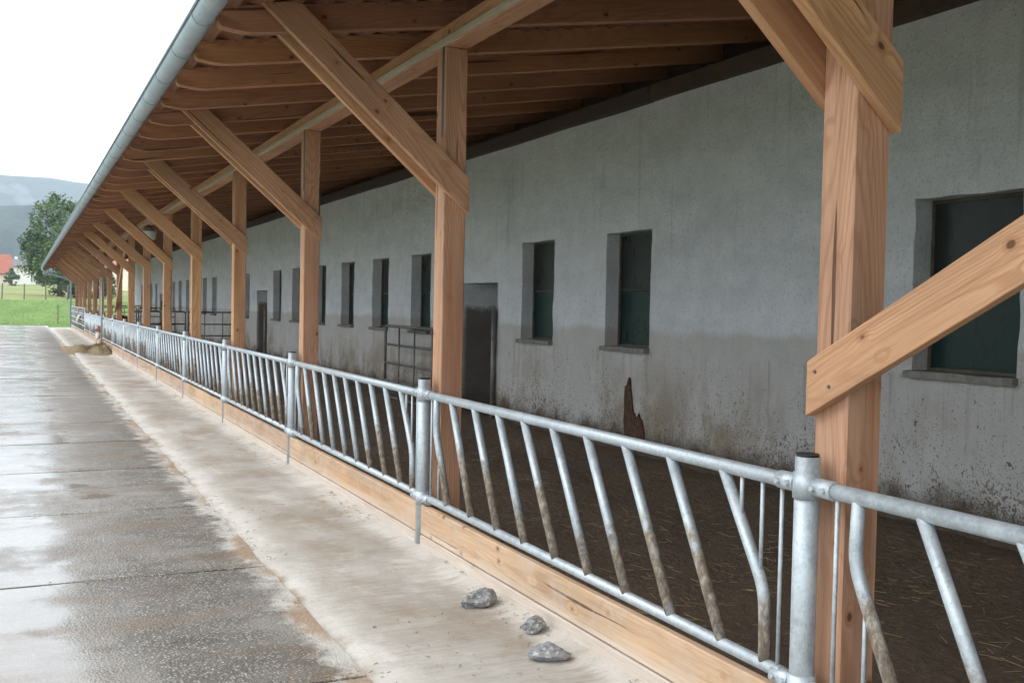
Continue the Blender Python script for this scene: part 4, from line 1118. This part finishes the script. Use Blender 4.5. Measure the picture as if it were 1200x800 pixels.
tree('broadleaf_tree', T(-2.0, 246), 3.6, 1.5, 0.2, 'small green tree growing beside the red-roofed house', M['leaf'], 15, 40, 90, 0.18)

M['white_render'] = mat_simple('house_render', (0.66, 0.64, 0.60), (0.76, 0.74, 0.70), 1.0, 0.9, 0.05)
M['cream_render'] = mat_simple('house_render_cream', (0.62, 0.54, 0.44), (0.70, 0.62, 0.52), 1.0, 0.9, 0.05)
M['tile'] = mat_simple('red_roof_tile', (0.24, 0.075, 0.05), (0.33, 0.12, 0.085), 1.6, 0.8, 0.4, 0.05)
M['dark_tile'] = mat_simple('grey_roof_tile', (0.09, 0.09, 0.095), (0.15, 0.15, 0.155), 1.6, 0.8, 0.4, 0.05)
def house(loc, w, d, eave, ridge, rotz, wallm, roofm, label, wins, group='houses beyond the meadow'):
    root = empty('house', loc, label, 'house', group)
    def part(name, me, mat, par=root, at=(0, 0, 0)):
        o = bpy.data.objects.new(name, me)
        if not me.materials: me.materials.append(mat)
        o.location = at; link(o, par); return o
    bm = bmesh.new()
    pl = [(-w / 2, -0.5), (w / 2, -0.5), (w / 2, eave), (0, ridge), (-w / 2, eave)]       # gable faces the viewer (-Y)
    a = [bm.verts.new((x, -d / 2, z)) for x, z in pl]; b = [bm.verts.new((x, d / 2, z)) for x, z in pl]
    bm.faces.new(a); bm.faces.new(list(reversed(b)))
    for k_ in range(5): bm.faces.new((a[k_], b[k_], b[(k_ + 1) % 5], a[(k_ + 1) % 5]))
    fix(bm); part('wall', bm_mesh(bm, 'house_wall'), wallm)
    bm = bmesh.new(); o_ = 0.5; sl_ = (ridge - eave) / (w / 2); t_ = 0.22
    up = [(-w / 2 - o_, eave - sl_ * o_ + 0.03), (0, ridge + 0.03), (w / 2 + o_, eave - sl_ * o_ + 0.03)]
    prof = up + [(x, z + t_) for x, z in reversed(up)]
    a = [bm.verts.new((x, -d / 2 - o_, z)) for x, z in prof]; b = [bm.verts.new((x, d / 2 + o_, z)) for x, z in prof]
    n_ = len(prof)
    for q in (a, b): bm.faces.new((q[0], q[1], q[4], q[5])); bm.faces.new((q[1], q[2], q[3], q[4]))
    for k_ in range(n_): bm.faces.new((a[k_], b[k_], b[(k_ + 1) % n_], a[(k_ + 1) % n_]))
    fix(bm); rf = part('roof', bm_mesh(bm, 'house_roof'), roofm)
    part('chimney', box_mesh('chimney', 0.6, 0.6, 1.4), wallm, rf, (w * 0.18, d * 0.1, ridge + 0.2))
    for (x, z, ww, hh_) in wins:
        bm = bmesh.new()
        for lo, hi in (((-ww / 2 - .09, -.06, -hh_ / 2 - .09), (-ww / 2, .03, hh_ / 2 + .09)), ((ww / 2, -.06, -hh_ / 2 - .09), (ww / 2 + .09, .03, hh_ / 2 + .09)), ((-ww / 2, -.055, -hh_ / 2 - .09), (ww / 2, .03, -hh_ / 2)), ((-ww / 2, -.055, hh_ / 2), (ww / 2, .03, hh_ / 2 + .09))): add_box(bm, lo, hi)
        fix(bm); f = part('window', bm_mesh(bm, 'house_window'), M['frame'], root, (x, -d / 2, z))
        part('pane', box_mesh('house_pane', ww, 0.02, hh_, 0), M['pane_dark'], f, (0, -0.015, 0))
    root.rotation_euler = (0, 0, rotz)
wn = [(-2.2, 1.3, 1.1, 1.2), (2.2, 1.3, 1.1, 1.2), (-1.2, 4.0, 0.9, 1.1), (1.2, 4.0, 0.9, 1.1)]
house(T(-8.2, 255), 9, 11, 2.7, 6.6, PI / 2 + 0.12, M['cream_render'], M['tile'], 'cream house with a bright red roof at the left edge of the meadow', wn)
house(T(-1.0, 285), 7, 7, 4.4, 6.0, PI / 2 - 0.2, M['white_render'], M['dark_tile'], 'white house with a dark roof between red roof and big tree', [(-1.6, 1.4, 1.2, 1.3), (1.6, 1.4, 1.2, 1.3), (-1.6, 3.7, 1.2, 1.2), (1.6, 3.7, 1.2, 1.2)])
house(T(21.5, 205), 11, 12, 4.6, 8.6, 0.2, M['cream_render'], M['tile'], 'red-roofed house glimpsed between the far canopy posts', wn)
house(T(36, 235), 10, 12, 5.0, 9.0, -0.3, M['white_render'], M['tile'], 'white house with red roof glimpsed behind the barn end', wn)

# short grass along the end of the yard
rr = random.Random(12); vs, fs = [], []
for _ in range(16000):
    x = rr.uniform(-6, 11); y_ = 70.7 + 24 * rr.random() ** 1.6; z_ = terrain(x, y_); h_ = rr.uniform(0.025, 0.08); a = rr.uniform(0, PI); s = Vector((math.cos(a), math.sin(a), 0)) * 0.018
    c = Vector((x, y_, z_ - 0.01)); b = len(vs); vs += [tuple(c - s), tuple(c + s), tuple(c + Vector((rr.uniform(-.07, .07), rr.uniform(-.07, .07), h_)))]; fs.append((b, b + 1, b + 2))
me = bpy.data.meshes.new('grass'); me.from_pydata(vs, [], fs)
tag(new('grass', me, M['grass']), 'short green grass on the bank beyond the yard', 'grass', kind='stuff')

# ================================================================ HAZE
hz = NT('rain_haze'); hz.t.nodes.remove(hz.b)
pv = hz.t.nodes.new('ShaderNodeVolumePrincipled'); pv.inputs['Color'].default_value = (0.76, 0.89, 1.0, 1); pv.inputs['Density'].default_value = 0.00028; pv.inputs['Anisotropy'].default_value = 0.0
hz.t.links.new(pv.outputs[0], hz.out.inputs['Volume'])
bm = bmesh.new(); add_box(bm, (-2800, -450, -2.0), (2800, 3700, 360)); fix(bm)
tag(new('haze', bm_mesh(bm, 'haze'), hz.m), 'thin grey rain haze over the whole valley', 'haze', kind='stuff')

# low shreds of mist in front of the far hill
def mat_mist():
    n = NT('mist'); n.t.nodes.remove(n.b)
    v = n.t.nodes.new('ShaderNodeVolumePrincipled'); v.inputs['Color'].default_value = (0.95, 0.98, 1, 1); v.inputs['Density'].default_value = 0.006
    n.t.links.new(v.outputs[0], n.out.inputs['Volume']); return n.m
bm = bmesh.new(); rr = random.Random(31)
for (x, z_, a, b) in ((-60, 205, 60, 9), (-6, 196, 20, 13), (8, 176, 24, 13), (24, 160, 28, 11), (48, 150, 34, 8), (100, 146, 50, 9), (-120, 120, 90, 9)):
    q = bmesh.ops.create_icosphere(bm, subdivisions=3, radius=1.0)['verts']
    for v in q:
        v.co = v.co * (1 + 0.35 * noise.noise(v.co * 2.2 + Vector((x, 0, 0))))
        v.co = Vector((x + v.co.x * a, 2060 + v.co.y * 16 + rr.uniform(0, 0.01), z_ + v.co.z * b - v.co.x * a * 0.25))
fix(bm); me = bm_mesh(bm, 'mist', True); moved(me, (0, 2060, 160))
tag(new('mist', me, mat_mist(), None, (0, 2060, 160)), 'thin white shreds of mist hanging before the far hill', 'mist', kind='stuff')
